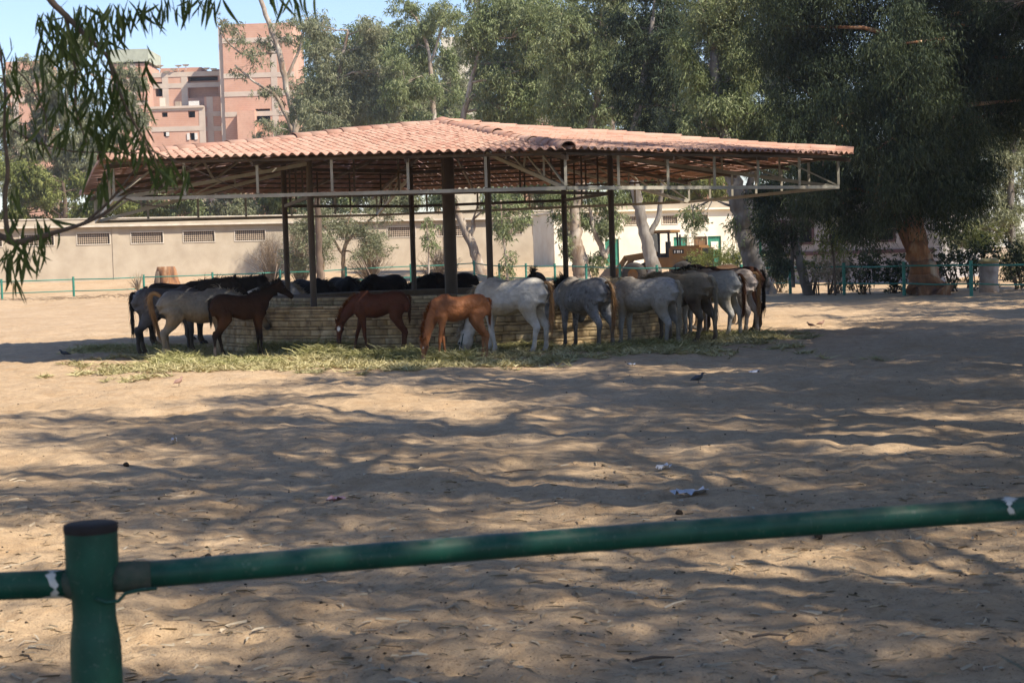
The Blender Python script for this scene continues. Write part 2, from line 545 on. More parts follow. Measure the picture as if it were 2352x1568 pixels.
order = sorted(range(len(tiles)), key=lambda i: (0 if tiles[i][0] in (0, 1) else 1, 0 if tiles[i][0] == 0 else 0.5, np.linalg.norm(tiles[i][4] - np.array([0, 0, 1.8])) + (2.2 if tiles[i][0] == 1 else 0)))
single = set(order[:300])
JV, JF, nn = [], [], 0
def mat4(m3, p):
    m = Matrix([[*m3[i], p[i]] for i in range(3)] + [[0, 0, 0, 1]])
    return m
for i, (k, r, c, Mx, p) in enumerate(tiles):
    if i in single:
        o = mesh_obj('roof_tile', tile_me, None, shelter)
        o.matrix_local = mat4(Mx, p - np.array([CX, CY, 0]))
    else:
        JV.append(TV @ Mx.T + p - np.array([CX, CY, 0])); JF.append(TF + nn); nn += len(TV)
mesh_obj('roof_tiles', quads_mesh('roof_tiles', np.concatenate(JV), np.concatenate(JF), True), MAT['tile'], shelter, 'stuff')

# hip caps
def cap_mesh():
    n = 9; th = np.linspace(-0.1, math.pi + 0.1, n)
    rows = []
    for y, r, dz in ((0.27, 0.138, -0.002), (-0.27, 0.152, 0.009), (-0.265, 0.138, 0.007)):
        rows.append(np.stack([np.cos(th) * r, np.full(n, y), np.sin(th) * r * .85 + dz - .03], 1))
    V = np.concatenate(rows); F = []
    for a in (0, 1):
        for i in range(n - 1): F.append((a * n + i, a * n + i + 1, (a + 1) * n + i + 1, (a + 1) * n + i))
    return quads_mesh('hip_cap', V, np.array(F), True)
cap_me = cap_mesh(); cap_me.materials.append(MAT['tile'])
for k in range(6):
    a, b = eave[k], apex
    t = unit(b - a); x = unit(np.cross(t, (0, 0, 1))); z = np.cross(x, t); L = np.linalg.norm(b - a)
    nk = int(L / 0.42)
    for i in range(nk):
        y = (i + .45) * L / nk
        o = mesh_obj('hip_cap', cap_me, None, shelter)
        tilt = rng.normal(0, .02)
        tj = unit(t + x * tilt); xj = unit(np.cross(tj, z))
        o.matrix_local = mat4(np.stack([xj, tj, z], 1), a + t * y + z * (0.075 + 0.016 * math.sin(i * .55 + k)) + rng.normal(0, .008, 3) - np.array([CX, CY, 0]))
fin = MB(); fin.tube([apex + np.array([0, 0, .02]), apex + np.array([0, 0, .17]), apex + np.array([0, 0, .21])], [.24, .17, .03], 12)
fin.build('apex_cap', MAT['tile'], shelter, True)

# steel frame
def part(mb, name, mat, root=shelter, sm=False, kind=None): return mb.build(name, mat, root, sm, kind)
for k in range(6):
    A, B_ = chord[k], chord[(k + 1) % 6]; EA, EB = eave[k], eave[(k + 1) % 6]
    m = MB(); m.beam(A, B_, 0.05, 0.068); part(m, 'bottom_chord', MAT['steel'])
    ta = EA * .97 + np.array([A[0], A[1], EA[2]]) * .03 + np.array([0, 0, -.03]); tb = EB * .97 + np.array([B_[0], B_[1], EB[2]]) * .03 + np.array([0, 0, -.03])
    A2 = np.array([A[0], A[1], EA[2] - 0.03]); B2 = np.array([B_[0], B_[1], EB[2] - 0.03])
    m = MB(); m.beam(A2 + np.array([0, 0, .012]), B2 + np.array([0, 0, .012]), 0.05, 0.05); part(m, 'eave_beam', MAT['steel_dark'])  # dark tone paints in the shadow of the tiles above
    for i in range(6):
        f = i / 6
        p = A + (B_ - A) * f; q = A2 + (B2 - A2) * f
        m = MB(); m.beam(p + np.array([0, 0, .045]), q - np.array([0, 0, .014]), 0.052, 0.04, (0, 1, 0)); part(m, 'hanger', MAT['steel'])
# column ring
colpx = [(716, 35.9), (1124, 36.1), (1406, 39.2), (1298, 43.1), (948, 44.2), (657, 41.2)]
colxy = [tuple(pix(px, 560, d)[:2]) for px, d in colpx]
centre = np.array([CX, CY, 0])
roofz = lambda x, y: apex[2] - 1.0 * math.hypot(x - CX, y - CY) / RR * (apex[2] - np.mean([e[2] for e in eave])) - 0.16
for k, (x, y) in enumerate(colxy):
    zt = roofz(x, y)
    m = MB(); m.tube([(x, y, 0.35), (x, y, zt)], 0.068, 12); part(m, 'column', MAT['steel_dark'], sm=False)
    m = MB(); m.box((x, y, zt + .015), (.3, .3, .03)); part(m, 'column_plate', MAT['steel_dark'])
    x2, y2 = colxy[(k + 1) % 6]
    m = MB(); m.beam((x, y, 3.28), (x2, y2, 3.28), .05, .07); part(m, 'ring_beam', MAT['steel_dark'])
    m = MB(); m.beam((x, y, zt - .12), (x2, y2, roofz(x2, y2) - .12), .05, .07); part(m, 'ring_beam', MAT['steel_dark'])
    for f in (.25, .5, .75):
        xx, yy = x + (x2 - x) * f, y + (y2 - y) * f
        m = MB(); m.beam((xx, yy, 3.315), (xx, yy, roofz(x, y) - .16), .04, .04, (0, 1, 0)); part(m, 'hanger', MAT['steel_dark'])
m = MB(); m.tube([(CX, CY, .3), (CX, CY, apex[2] - .22)], 0.15, 20); part(m, 'centre_column', MAT['steel_dark'], sm=False)
m = MB(); m.tube([(CX, CY, apex[2] - .42), (CX, CY, apex[2] - .24)], 0.20, 20); part(m, 'column_collar', MAT['steel_dark'])
for k in range(6):                                             # hip trusses
    C_, E_ = chord[k], eave[k]
    ce = np.array([CX, CY, apex[2] - .2]); drop = np.array([0, 0, -.10])
    m = MB(); m.beam(E_ + drop, ce + np.array([0, 0, .06]), .06, .09); part(m, 'hip_rafter', MAT['steel_dark'])
    colp = np.array([*colxy[k], roofz(*colxy[k]) - .22])
    m = MB(); m.beam(C_ + np.array([0, 0, .0]), colp, .055, .075); part(m, 'truss_chord', MAT['steel'])
    for i, f in enumerate((.25, .5, .75)):
        lo = C_ + (colp - C_) * f
        g = np.linalg.norm((lo - E_)[:2]) / np.linalg.norm((ce - E_)[:2])
        hi = E_ + drop + (ce - E_) * g
        m = MB(); m.beam(lo, hi - np.array([0, 0, .03]), .04, .04, (0, 1, 0)); part(m, 'web_post', MAT['steel'])
        lo2 = C_ + (colp - C_) * (f - .25)
        m = MB(); m.beam(hi - np.array([0, 0, .04]), lo2 + np.array([0, 0, .03]), .035, .035); part(m, 'web_brace', MAT['steel'])
    mid = (chord[k] + chord[(k + 1) % 6]) / 2; emid = (eave[k] + eave[(k + 1) % 6]) / 2
    for f0 in (1 / 3, 2 / 3):                                   # common rafters
        e = eave[k] + (eave[(k + 1) % 6] - eave[k]) * f0
        t = e + (apex - e) * .62
        m = MB(); m.beam(e + drop, t + drop, .05, .07); part(m, 'rafter', MAT['steel_dark'])
    for f in np.linspace(.12, .92, 12):                         # purlins
        a = eave[k] + (apex - eave[k]) * f; b = eave[(k + 1) % 6] + (apex - eave[(k + 1) % 6]) * f
        m = MB(); m.beam(a + np.array([0, 0, -.01]), b + np.array([0, 0, -.01]), .04, .04); part(m, 'purlin', MAT['steel_dark'])

# ------------------------------------------------------------------ stone feeding trough
RT = 5.5
trough = empty('feeding_trough', (CX, CY, 0), 'round limestone feeding trough under the tiled shelter', 'trough')
m = MB()
m.lathe([(RT - .02, -.15), (RT - .02, .93), (RT - .34, .93), (RT - .34, .5), (4.25, .5), (4.25, 1.13), (3.3, 1.13), (3.3, .35), (0, .35)], centre, 96)
m.build('wall_core', MAT['mortar'], trough)
def wall_blocks(R, z0, courses, lens, name_parts, facing, limit):
    out = []
    z = z0
    for ci, hgt in enumerate(courses):
        ln = lens[ci % len(lens)]
        a = rng.random() * .05
        while a < 2 * math.pi - 0.01:
            l = ln * (0.75 + .5 * rng.random())
            da = min(l / R, 2 * math.pi - a)
            if 2 * math.pi - a - da < .03: da = 2 * math.pi - a
            out.append((a, da, z, hgt, 0.5 + rng.random()))
            a += da
        z += hgt
    return out
def block_arrays(R, a, da, z, h, pr):
    g = 0.006 / R; gz_ = 0.006
    k = 3; th = np.linspace(a + g, a + da - g, k)
    ro = R + 0.012 + 0.010 * pr; ri = R - .05
    P = []
    for r, zz in ((ri, z + gz_), (ro - .006, z + gz_), (ro, z + gz_ + .008), (ro, z + h - gz_ - .008), (ro - .006, z + h - gz_), (ri, z + h - gz_)):
        P.append(np.stack([np.cos(th) * r, np.sin(th) * r, np.full(k, zz)], 1))
    V = np.concatenate(P); F = []
    for i in range(5):
        for j in range(k - 1):
            F.append((i * k + j, i * k + j + 1, (i + 1) * k + j + 1, (i + 1) * k + j))
    F.append((0, k, 2 * k, 3 * k)); F.append((0, 3 * k, 4 * k, 5 * k))
    e = k - 1
    F.append((3 * k + e, 2 * k + e, k + e, e)); F.append((5 * k + e, 4 * k + e, 3 * k + e, e))
    return V, np.array(F)
courses = [.115, .065, .125, .06, .125, .065, .12, .065, .075, .04, .065]
courses = [c * 0.93 / sum(courses) for c in courses]
outer = wall_blocks(RT, 0.0, courses, [.33, .62, .3, .7, .33, .6, .28, .5, .45, .6, .4], None, None, None)
inner = wall_blocks(4.25, .62, [.1, .07, .11, .07, .08, .08], [.4, .6, .4], None, None, None)
fr = lambda a: math.sin(a)                                       # -1 faces the camera
cand = sorted([(fr(b[0] + b[1] / 2) - b[3], RT, b) for b in outer], key=lambda t: t[0])
keep = [c for c in cand if fr(c[2][0] + c[2][1] / 2) < -0.12]
for _, R0, b in keep[:300]:
    V, F = block_arrays(R0, *b)
    mesh_obj('stone_block', quads_mesh('stone_block', V, F), MAT['block'], trough)
JV, JF, nn = [], [], 0
rest = [(RT, c[2]) for c in cand if c not in keep[:300]] + [(4.25, b) for b in inner]
for R0, b in rest:
    V, F = block_arrays(R0, *b); JV.append(V); JF.append(F + nn); nn += len(V)
mesh_obj('stone_blocks', quads_mesh('stone_blocks', np.concatenate(JV), np.concatenate(JF)), MAT['block'], trough, 'stuff')
m = MB()
for i in range(40):                                             # cap stones
    a0 = i * math.pi * 2 / 40; V, F = block_arrays(RT, a0, math.pi / 20, .93, .055, .2)
    V[:, :2] *= 1.0
    mesh_obj('cap_stone', quads_mesh('cap_stone', V, F), MAT['block'], trough)
# fodder in the trough and on the inner platform
def strands(n, pos, L, Wd, flat, seed, drp=0.0):
    """thin bent blades: pos (n,3)"""
    g = np.random.default_rng(seed)
    az = g.random(n) * 2 * math.pi
    el = (g.random(n) ** 1.6) * flat
    d = np.stack([np.cos(az) * np.cos(el), np.sin(az) * np.cos(el), np.sin(el)], 1)
    ln = L * (0.45 + g.random(n))
    sd = unit(np.stack([-np.sin(az), np.cos(az), g.normal(0, .6, n)], 1)) * (Wd * (.6 + .8 * g.random(n)))[:, None] / 2
    az2 = az + g.normal(0, .6, n); el2 = el - .35 * g.random(n) - drp
    d2 = np.stack([np.cos(az2) * np.cos(el2), np.sin(az2) * np.cos(el2), np.sin(el2)], 1)
    a = pos; b = pos + d * (ln * .5)[:, None]; c = b + d2 * (ln * .5)[:, None]
    V = np.stack([a - sd, a + sd, b + sd, b - sd, c + sd * .4, c - sd * .4], 1).reshape(-1, 3)
    i = np.arange(n)[:, None] * 6
    F = np.concatenate([i + np.array([[0, 1, 2, 3]]), i + np.array([[3, 2, 4, 5]])], 0)
    return V, F
m = MB(); m.lathe([(RT - .345, .72), (RT - .6, .86), (4.6, .9), (4.26, .82)], centre, 64)
fo = m.build('fodder', MAT['soil'], trough, True)
n = 7000; a = rng.random(n) * 2 * math.pi; r = 4.3 + rng.random(n) * .85
V, F = strands(n, np.stack([np.cos(a) * r, np.sin(a) * r, .80 + .08 * rng.random(n)], 1), .22, .012, .8, 3)
mesh_obj('fodder_stalks', quads_mesh('fodder_stalks', V, F), MAT['hay'], trough, 'stuff')

# ------------------------------------------------------------------ hay on the ground round the trough
def blades(pos, L, Wd, up_, seed):
    g = np.random.default_rng(seed); n = len(pos)
    az = g.random(n) * 6.283; el = np.abs(g.normal(0, up_, n))
    d = np.stack([np.cos(az) * np.cos(el), np.sin(az) * np.cos(el), np.sin(el)], 1) * (L * (.5 + g.random(n)))[:, None]
    s = unit(np.cross(d, np.array([0, 0, 1.0])) + g.normal(0, .02, (n, 3))) * (Wd * (.6 + .8 * g.random(n)))[:, None] / 2
    s[:, 2] += g.normal(0, Wd * .3, n)
    V = np.stack([pos + s, pos - s, pos + d], 1).reshape(-1, 3)
    return V, np.arange(n * 3).reshape(-1, 3)

def hay_heaps():
    g = np.random.default_rng(11)
    pos = []
    def heap(px0, px1, py, h, w, n):
        """a ridge of hay between two picture columns, lying on the ground"""
        for _ in range(1):
            t = g.random(n)
            px = px0 + (px1 - px0) * t
            base = np.array([ground(px0, py), ground((px0 + px1) / 2, py), ground(px1, py)])
            c = base[0][None] * (1 - t)[:, None] + base[2][None] * t[:, None]
            off = g.normal(0, w, n)
            prof = np.exp(-(off / (w * 1.0)) ** 2) * (.45 + .75 * vnoise(np.stack([c[:, 0] / .5, np.full(n, py / 50.), 0 * t], 1), 5)) * h
            z = prof * (g.random(n) ** .5)
            pos.append(np.stack([c[:, 0] + g.normal(0, .12, n), c[:, 1] + off, z - .01], 1))
    heap(590, 800, 814, .26, .32, 5200)
    heap(700, 1010, 824, .22, .36, 6000)
    heap(930, 1080, 828, .16, .32, 2600)
    heap(370, 440, 829, .18, .22, 1100)
    heap(360, 640, 834, .07, .5, 2600)
    heap(1060, 1260, 806, .17, .35, 3600)
    heap(1330, 1420, 808, .15, .28, 1500)
    heap(1400, 1560, 800, .13, .35, 2200)
    heap(1540, 1760, 775, .09, .5, 2600)
    heap(180, 460, 803, .06, .7, 3200)
    return np.concatenate(pos)
hp = hay_heaps()
V, F = strands(len(hp), hp, .24, .013, .75, 21, .2)
tag(mesh_obj('hay', quads_mesh('hay', V, F), MAT['hay']), 'green hay heaped along the foot of the trough', kind='stuff')
def litter_band():
    g = np.random.default_rng(13); n = 190000
    x = -10 + 21 * g.random(n); y = 28.3 + 9.5 * g.random(n)
    r = np.hypot(x - CX, y - CY); e = r - RT
    den = vnoise(np.stack([x / .9, y / .7, 0 * x], 1), 33) * .6 + .4 * vnoise(np.stack([x / .25, y / .25, 0 * x], 1), 34)
    fade = np.clip((-7.2 - x) / 2.0, 0, 1) * .35 + np.clip((x - 5.5) / 3.0, 0, 1) * .40
    k = (e > .1) & (den > fade + .22 + .40 * np.clip((e - .4) / (6.0 - 1.3 * (x > 1)), 0, 1.3) ** .9 + .10 * g.random(n))
    x, y = x[k], y[k]
    return np.stack([x, y, terrain(x, y) + churn(x, y) + .02], 1)
lp = litter_band()
V, F = blades(lp, .17, .02, .30, 22)
tag(mesh_obj('straw_litter', quads_mesh('straw_litter', V, F), MAT['straw']), 'trampled straw strewn over the sand in front of the trough', kind='stuff')

# ------------------------------------------------------------------ horses
def coat_mat():
    m, n, l, b = mat_new('horse_coat')
    at = n.new('ShaderNodeAttribute'); at.attribute_name = 'coat'
    tc = n.new('ShaderNodeTexCoord')
    f = noise(n, l, 9, 6, tc.outputs['Object'], .6)
    c = mixc(n, l, ramp(n, l, f, [(0.35, (0.35, 0.35, 0.35)), (0.65, (0, 0, 0))]), at.outputs['Color'], mixc(n, l, 0.6, at.outputs['Color'], (0.05, 0.035, 0.02)))
    l.new(c, b.inputs['Base Color'])
    b.inputs['Roughness'].default_value = 0.6
    b.inputs['Specular IOR Level'].default_value = 0.18
    b.inputs['Sheen Weight'].default_value = 0.05
    b.inputs['Sheen Roughness'].default_value = 0.4
    mp = n.new('ShaderNodeMapping'); mp.inputs['Scale'].default_value = (1, 1, .35); l.new(tc.outputs['Object'], mp.inputs['Vector'])
    big = noise(n, l, 5.5, 3, tc.outputs['Object']); ma = nd(n, 'ShaderNodeMath', operation='MULTIPLY_ADD'); ma.inputs[1].default_value = .06; l.new(noise(n, l, 60, 3, mp.outputs[0]), ma.inputs[0]); l.new(big, ma.inputs[2])
    bump(n, l, b, ma.outputs[0], .55, .10)
    return m
MAT['coat'] = coat_mat()
MAT['coat_dark'] = MAT['coat'].copy(); MAT['coat_dark'].name = 'dark_horse_coat'
for n_ in MAT['coat_dark'].node_tree.nodes:
    if n_.type == 'BSDF_PRINCIPLED': n_.inputs['Specular IOR Level'].default_value = .05; n_.inputs['Roughness'].default_value = .75; n_.inputs['Sheen Weight'].default_value = 0
def hairmat(name, a, b_):
    return leafmat(name, [a, tuple((x + y) / 2 for x, y in zip(a, b_)), b_], 0.05, .5, 3)
MAT['hair_black'] = hairmat('black_hair', (.010, .008, .007), (.03, .024, .02))
MAT['hair_brown'] = hairmat('brown_hair', (.05, .022, .010), (.12, .05, .022))
MAT['hair_chestnut'] = hairmat('chestnut_hair', (.12, .035, .012), (.24, .085, .03))
MAT['hair_cream'] = hairmat('cream_hair', (.24, .19, .12), (.46, .41, .33))
MAT['hair_rust'] = hairmat('rusty_hair', (.20, .09, .035), (.38, .25, .13))
MAT['hoof'] = plain('hoof', (.10, .075, .055), .6, scale=20)
MAT['hoof_d'] = plain('dark_hoof', (.03, .026, .022), .6, scale=20)
MAT['eye'] = plain('dark_eye', (.006, .004, .003), .12, bmp=0, spec=.6)
MAT['halter'] = plain('green_halter_web', (.012, .045, .035), .7)

POSE = {                                   # neck base->poll angles (deg up from horizontal), neck length, head angle, yaw
    'low':   dict(neck=(-8, -30, -45), nl=.74, head=-62, yaw=(0, 0, 0)),
    'trough': dict(neck=(8, -12, -28), nl=.74, head=-60, yaw=(0, 0, 0)),
    'graze': dict(neck=(-32, -62, -68), nl=.84, head=-72, yaw=(0, 0, 0)),
    'level': dict(neck=(20, 14, 8), nl=.72, head=-48, yaw=(0, 0, 0)),
    'up':    dict(neck=(34, 36, 30), nl=.60, head=-42, yaw=(0, 0, 0)),
}
LEGS0 = dict(hl=0.0, hr=0.0, fl=0.0, fr=0.0)
def rings_loft(mb, C, ra, rb, lat, seg=20, power=1.0):
    mb.tube(C, ra, seg, True, rb=rb, lat=lat)

def horse_body(pose, legs, foal=False):
    """returns (mesh, info): one continuous skin made by voxel-joining closed volumes; local metres, +X forwards"""
    lg = 1.0
    mb = MB()
    # trunk: x, z centre, half height, half width
    T = [(-.80, 1.20, .07, .07), (-.775, 1.185, .15, .13), (-.70, 1.165, .235, .21), (-.58, 1.155, .275, .262), (-.44, 1.15, .285, .272),
         (-.30, 1.125, .288, .268), (-.12, 1.08, .315, .282), (.06, 1.05, .345, .305), (.20, 1.06, .345, .292), (.33, 1.095, .335, .25),
         (.45, 1.11, .315, .225), (.56, 1.11, .265, .20), (.64, 1.10, .20, .165), (.69, 1.09, .11, .10)]
    if foal:
        T = [(x * .86 + .0, z + .055 + .0 * x, hh * .80, hw * .74) for x, z, hh, hw in T]
    T = np.array(T)
    mb.tube(np.stack([T[:, 0], 0 * T[:, 0], T[:, 1]], 1), T[:, 3], 24, True, rb=T[:, 2], lat=(0, 1, 0))
    xs = .86 if foal else 1.0
    # withers ridge, croup muscle
    mb.tube([(.12 * xs, 0, 1.30), (.26 * xs, 0, 1.375), (.38 * xs, 0, 1.375), (.52 * xs, 0, 1.28)], [.05, .085, .085, .06], 10)
    for s in (1, -1):
        w = .74 if foal else 1.0
        mb.tube([(-.34 * xs, s * .15 * w, 1.30), (-.5 * xs, s * .13 * w, 1.27), (-.68 * xs, s * .10 * w, 1.22), (-.76 * xs, s * .09 * w, 1.10), (-.74 * xs, s * .10 * w, .95)], np.array([.05, .10, .115, .11, .07]) * (.86 if foal else 1), 12)
        mb.tube([(.40 * xs, s * .13 * w, 1.28), (.44 * xs, s * .165 * w, 1.12), (.50 * xs, s * .15 * w, .98), (.44 * xs, s * .13 * w, .86)], np.array([.05, .105, .115, .07]) * (.85 if foal else 1), 12)
    # neck and head in the sagittal plane, then yawed
    p = POSE[pose] if isinstance(pose, str) else pose
    nl = p['nl'] * (.82 if foal else 1.0)
    angs = np.interp(np.linspace(0, 1, 9), [0, .5, 1], [R_(a) for a in p['neck']])
    yaws = np.interp(np.linspace(0, 1, 9), [0, .5, 1], [R_(a) for a in p['yaw']])
    P = [np.array([.36 * xs, 0, 1.17 + (.03 if foal else 0)])]
    D = []
    for a, y in zip(angs, yaws):
        d = np.array([math.cos(a) * math.cos(y), math.cos(a) * math.sin(y), math.sin(a)])
        D.append(d); P.append(P[-1] + d * (nl + .17) / 9)
    P = np.array(P); k = .84 if foal else 1.0
    f = np.linspace(0, 1, 10)
    rd = np.interp(f, [0, .25, .5, .8, 1], [.27, .235, .185, .14, .125]) * (k * .92 if foal else 1)
    rw = np.interp(f, [0, .25, .5, .8, 1], [.17, .135, .10, .08, .075]) * k
    ye = yaws[-1]
    lat = np.stack([-np.sin(np.r_[yaws[0], yaws]), np.cos(np.r_[yaws[0], yaws]), 0 * f], 1)
    mb.tube(P, rw, 18, True, rb=rd, lat=lat)
    crest_n = []
    for i in range(10):
        d = D[max(0, i - 1)]
        crest_n.append(np.cross(d, lat[i]))
    crest_n = np.array(crest_n)
    if crest_n[5][2] < 0 and p['neck'][1] > -80: crest_n = -crest_n
    ha = R_(p['head']); hy = R_(p.get('hyaw', p['yaw'][2]))
    hd = np.array([math.cos(ha) * math.cos(hy), math.cos(ha) * math.sin(hy), math.sin(ha)])
    hl = np.array([-math.sin(hy), math.cos(hy), 0])
    hn = np.cross(hd, hl)
    if hn @ np.array([math.cos(hy) * .5, math.sin(hy) * .5, 1]) < 0: hn = -hn
    HL = .56 * (.80 if foal else 1.0)
    poll = P[-1] + crest_n[-1] * .045
    hs = [(-.10, -.01, .10, .082), (.0, -.02, .125, .105), (.14, -.045, .145, .112), (.28, -.055, .135, .105), (.42, -.05, .115, .088), (.58, -.035, .092, .07), (.74, -.025, .078, .062), (.88, -.025, .08, .066), (.97, -.03, .068, .056), (1.03, -.035, .03, .03)]
    kk = .80 if foal else 1.0
    C = np.array([poll + hd * HL * t + hn * o * kk for t, o, _, _ in hs])
    mb.tube(C, [h[3] * kk for h in hs], 16, True, rb=[h[2] * kk for h in hs], lat=hl)
    for s in (1, -1):                                            # jowl and ears
        c = poll + hd * HL * .26 - hn * .085 * kk + hl * s * .045 * kk
        mb.tube([c - hd * .09 * kk, c, c + hd * .08 * kk], [.04 * kk, .085 * kk, .04 * kk], 10, True, lat=hl)
        e0 = poll + hl * s * .055 * kk + hn * .06 * kk - hd * .01
        ed = unit(hn * .75 - hd * .55 + hl * s * .22)
        ek = 1.0 if not foal else .95
        mb.tube([e0 - ed * .03, e0 + ed * .035 * ek, e0 + ed * .085 * ek, e0 + ed * .14 * ek], [.026, .038, .032, .008], 8, True, rb=[.022, .024, .020, .006], lat=hl)
        br = poll + hd * HL * .30 + hn * .055 * kk + hl * s * .075 * kk
        mb.tube([br - hd * .05 * kk, br, br + hd * .05 * kk], [.02, .036 * kk, .02], 8)
        no = poll + hd * HL * .90 + hn * .02 * kk + hl * s * .045 * kk
        mb.tube([no - hd * .03, no, no + hd * .03], [.015, .026 * kk, .015], 8)
    # legs
    feet = []
    q = .78 if foal else 1.0
    w = .80 if foal else 1.0
    for s, key in ((1, 'hl'), (-1, 'hr')):
        dx = legs.get(key, 0.0); y = .135 * w * s
        # hip, thigh, stifle, gaskin, hock, cannon, fetlock, pastern, hoof top
        pts = np.array([(-.54, y * .8, 1.18), (-.50, y * 1.15, 1.02), (-.46, y * 1.2, .86), (-.55 + dx * .25, y * 1.1, .70), (-.655 + dx * .5, y, .56), (-.70 + dx * .62, y, .50), (-.675 + dx * .75, y, .38), (-.668 + dx * .88, y, .24), (-.665 + dx * .96, y, .155), (-.64 + dx, y, .095), (-.615 + dx, y, .05)])
        ra = np.array([.10, .125, .105, .08, .060, .056, .042, .038, .046, .040, .048])
        rb = np.array([.20, .235, .185, .125, .078, .078, .052, .047, .055, .045, .058])
        if foal: pts[:, 0] = pts[:, 0] * .86
        mb.tube(pts, ra * q, 14, True, rb=rb * q, lat=(0, 1, 0))
        hk = pts[5] + np.array([-.045 * q, 0, .015])
        mb.tube([hk + np.array([.02, 0, .12]), hk + np.array([0, 0, .04]), hk, hk + np.array([.025, 0, -.09])], np.array([.016, .024, .030, .016]) * q, 8)
        feet.append(pts[-1])
    for s, key in ((1, 'fl'), (-1, 'fr')):
        dx = legs.get(key, 0.0); y = .135 * w * s
        kn = legs.get(key + 'k', 0.0)
        pts = np.array([(.45, y * .9, 1.12), (.43, y * 1.15, .98), (.40 + dx * .1, y * 1.1, .84), (.405 + dx * .3, y, .70), (.42 + dx * .5 + kn * .12, y, .52), (.425 + dx * .55 + kn * .13, y, .47), (.42 + dx * .68 + kn * .02, y, .37), (.418 + dx * .84 - kn * .1, y, .22), (.42 + dx * .93 - kn * .16, y, .15), (.45 + dx - kn * .2, y, .095), (.475 + dx - kn * .24, y, .05)])
        if kn: pts[6:, 2] += kn * np.array([.03, .09, .12, .12, .11])
        ra = np.array([.09, .115, .09, .068, .053, .055, .041, .036, .045, .039, .046])
        rb = np.array([.16, .165, .115, .082, .058, .060, .045, .040, .052, .044, .056])
        if foal: pts[:, 0] = pts[:, 0] * .86
        mb.tube(pts, ra * q, 14, True, rb=rb * q, lat=(0, 1, 0))
        feet.append(pts[-1])
    # sheath/udder hint
    me = mb.mesh('horse_body')
    tmp = bpy.data.objects.new('tmp', me); COL.objects.link(tmp)
    r = tmp.modifiers.new('r', 'REMESH'); r.mode = 'VOXEL'; r.voxel_size = .0215
    sm = tmp.modifiers.new('s', 'SMOOTH'); sm.factor = .5; sm.iterations = 5
    dg = bpy.context.evaluated_depsgraph_get()
    out = bpy.data.meshes.new_from_object(tmp.evaluated_get(dg))
    bpy.data.objects.remove(tmp); bpy.data.meshes.remove(me)
    out.polygons.foreach_set('use_smooth', np.ones(len(out.polygons), bool))
    info = dict(P=P, lat=lat, cn=crest_n, rd=rd, poll=poll, hd=hd, hl=hl, hn=hn, HL=HL, kk=kk, feet=feet, foal=foal, xs=xs, dock=np.array([-.775 * xs, 0, 1.345 if not foal else 1.33]))
    return out, info

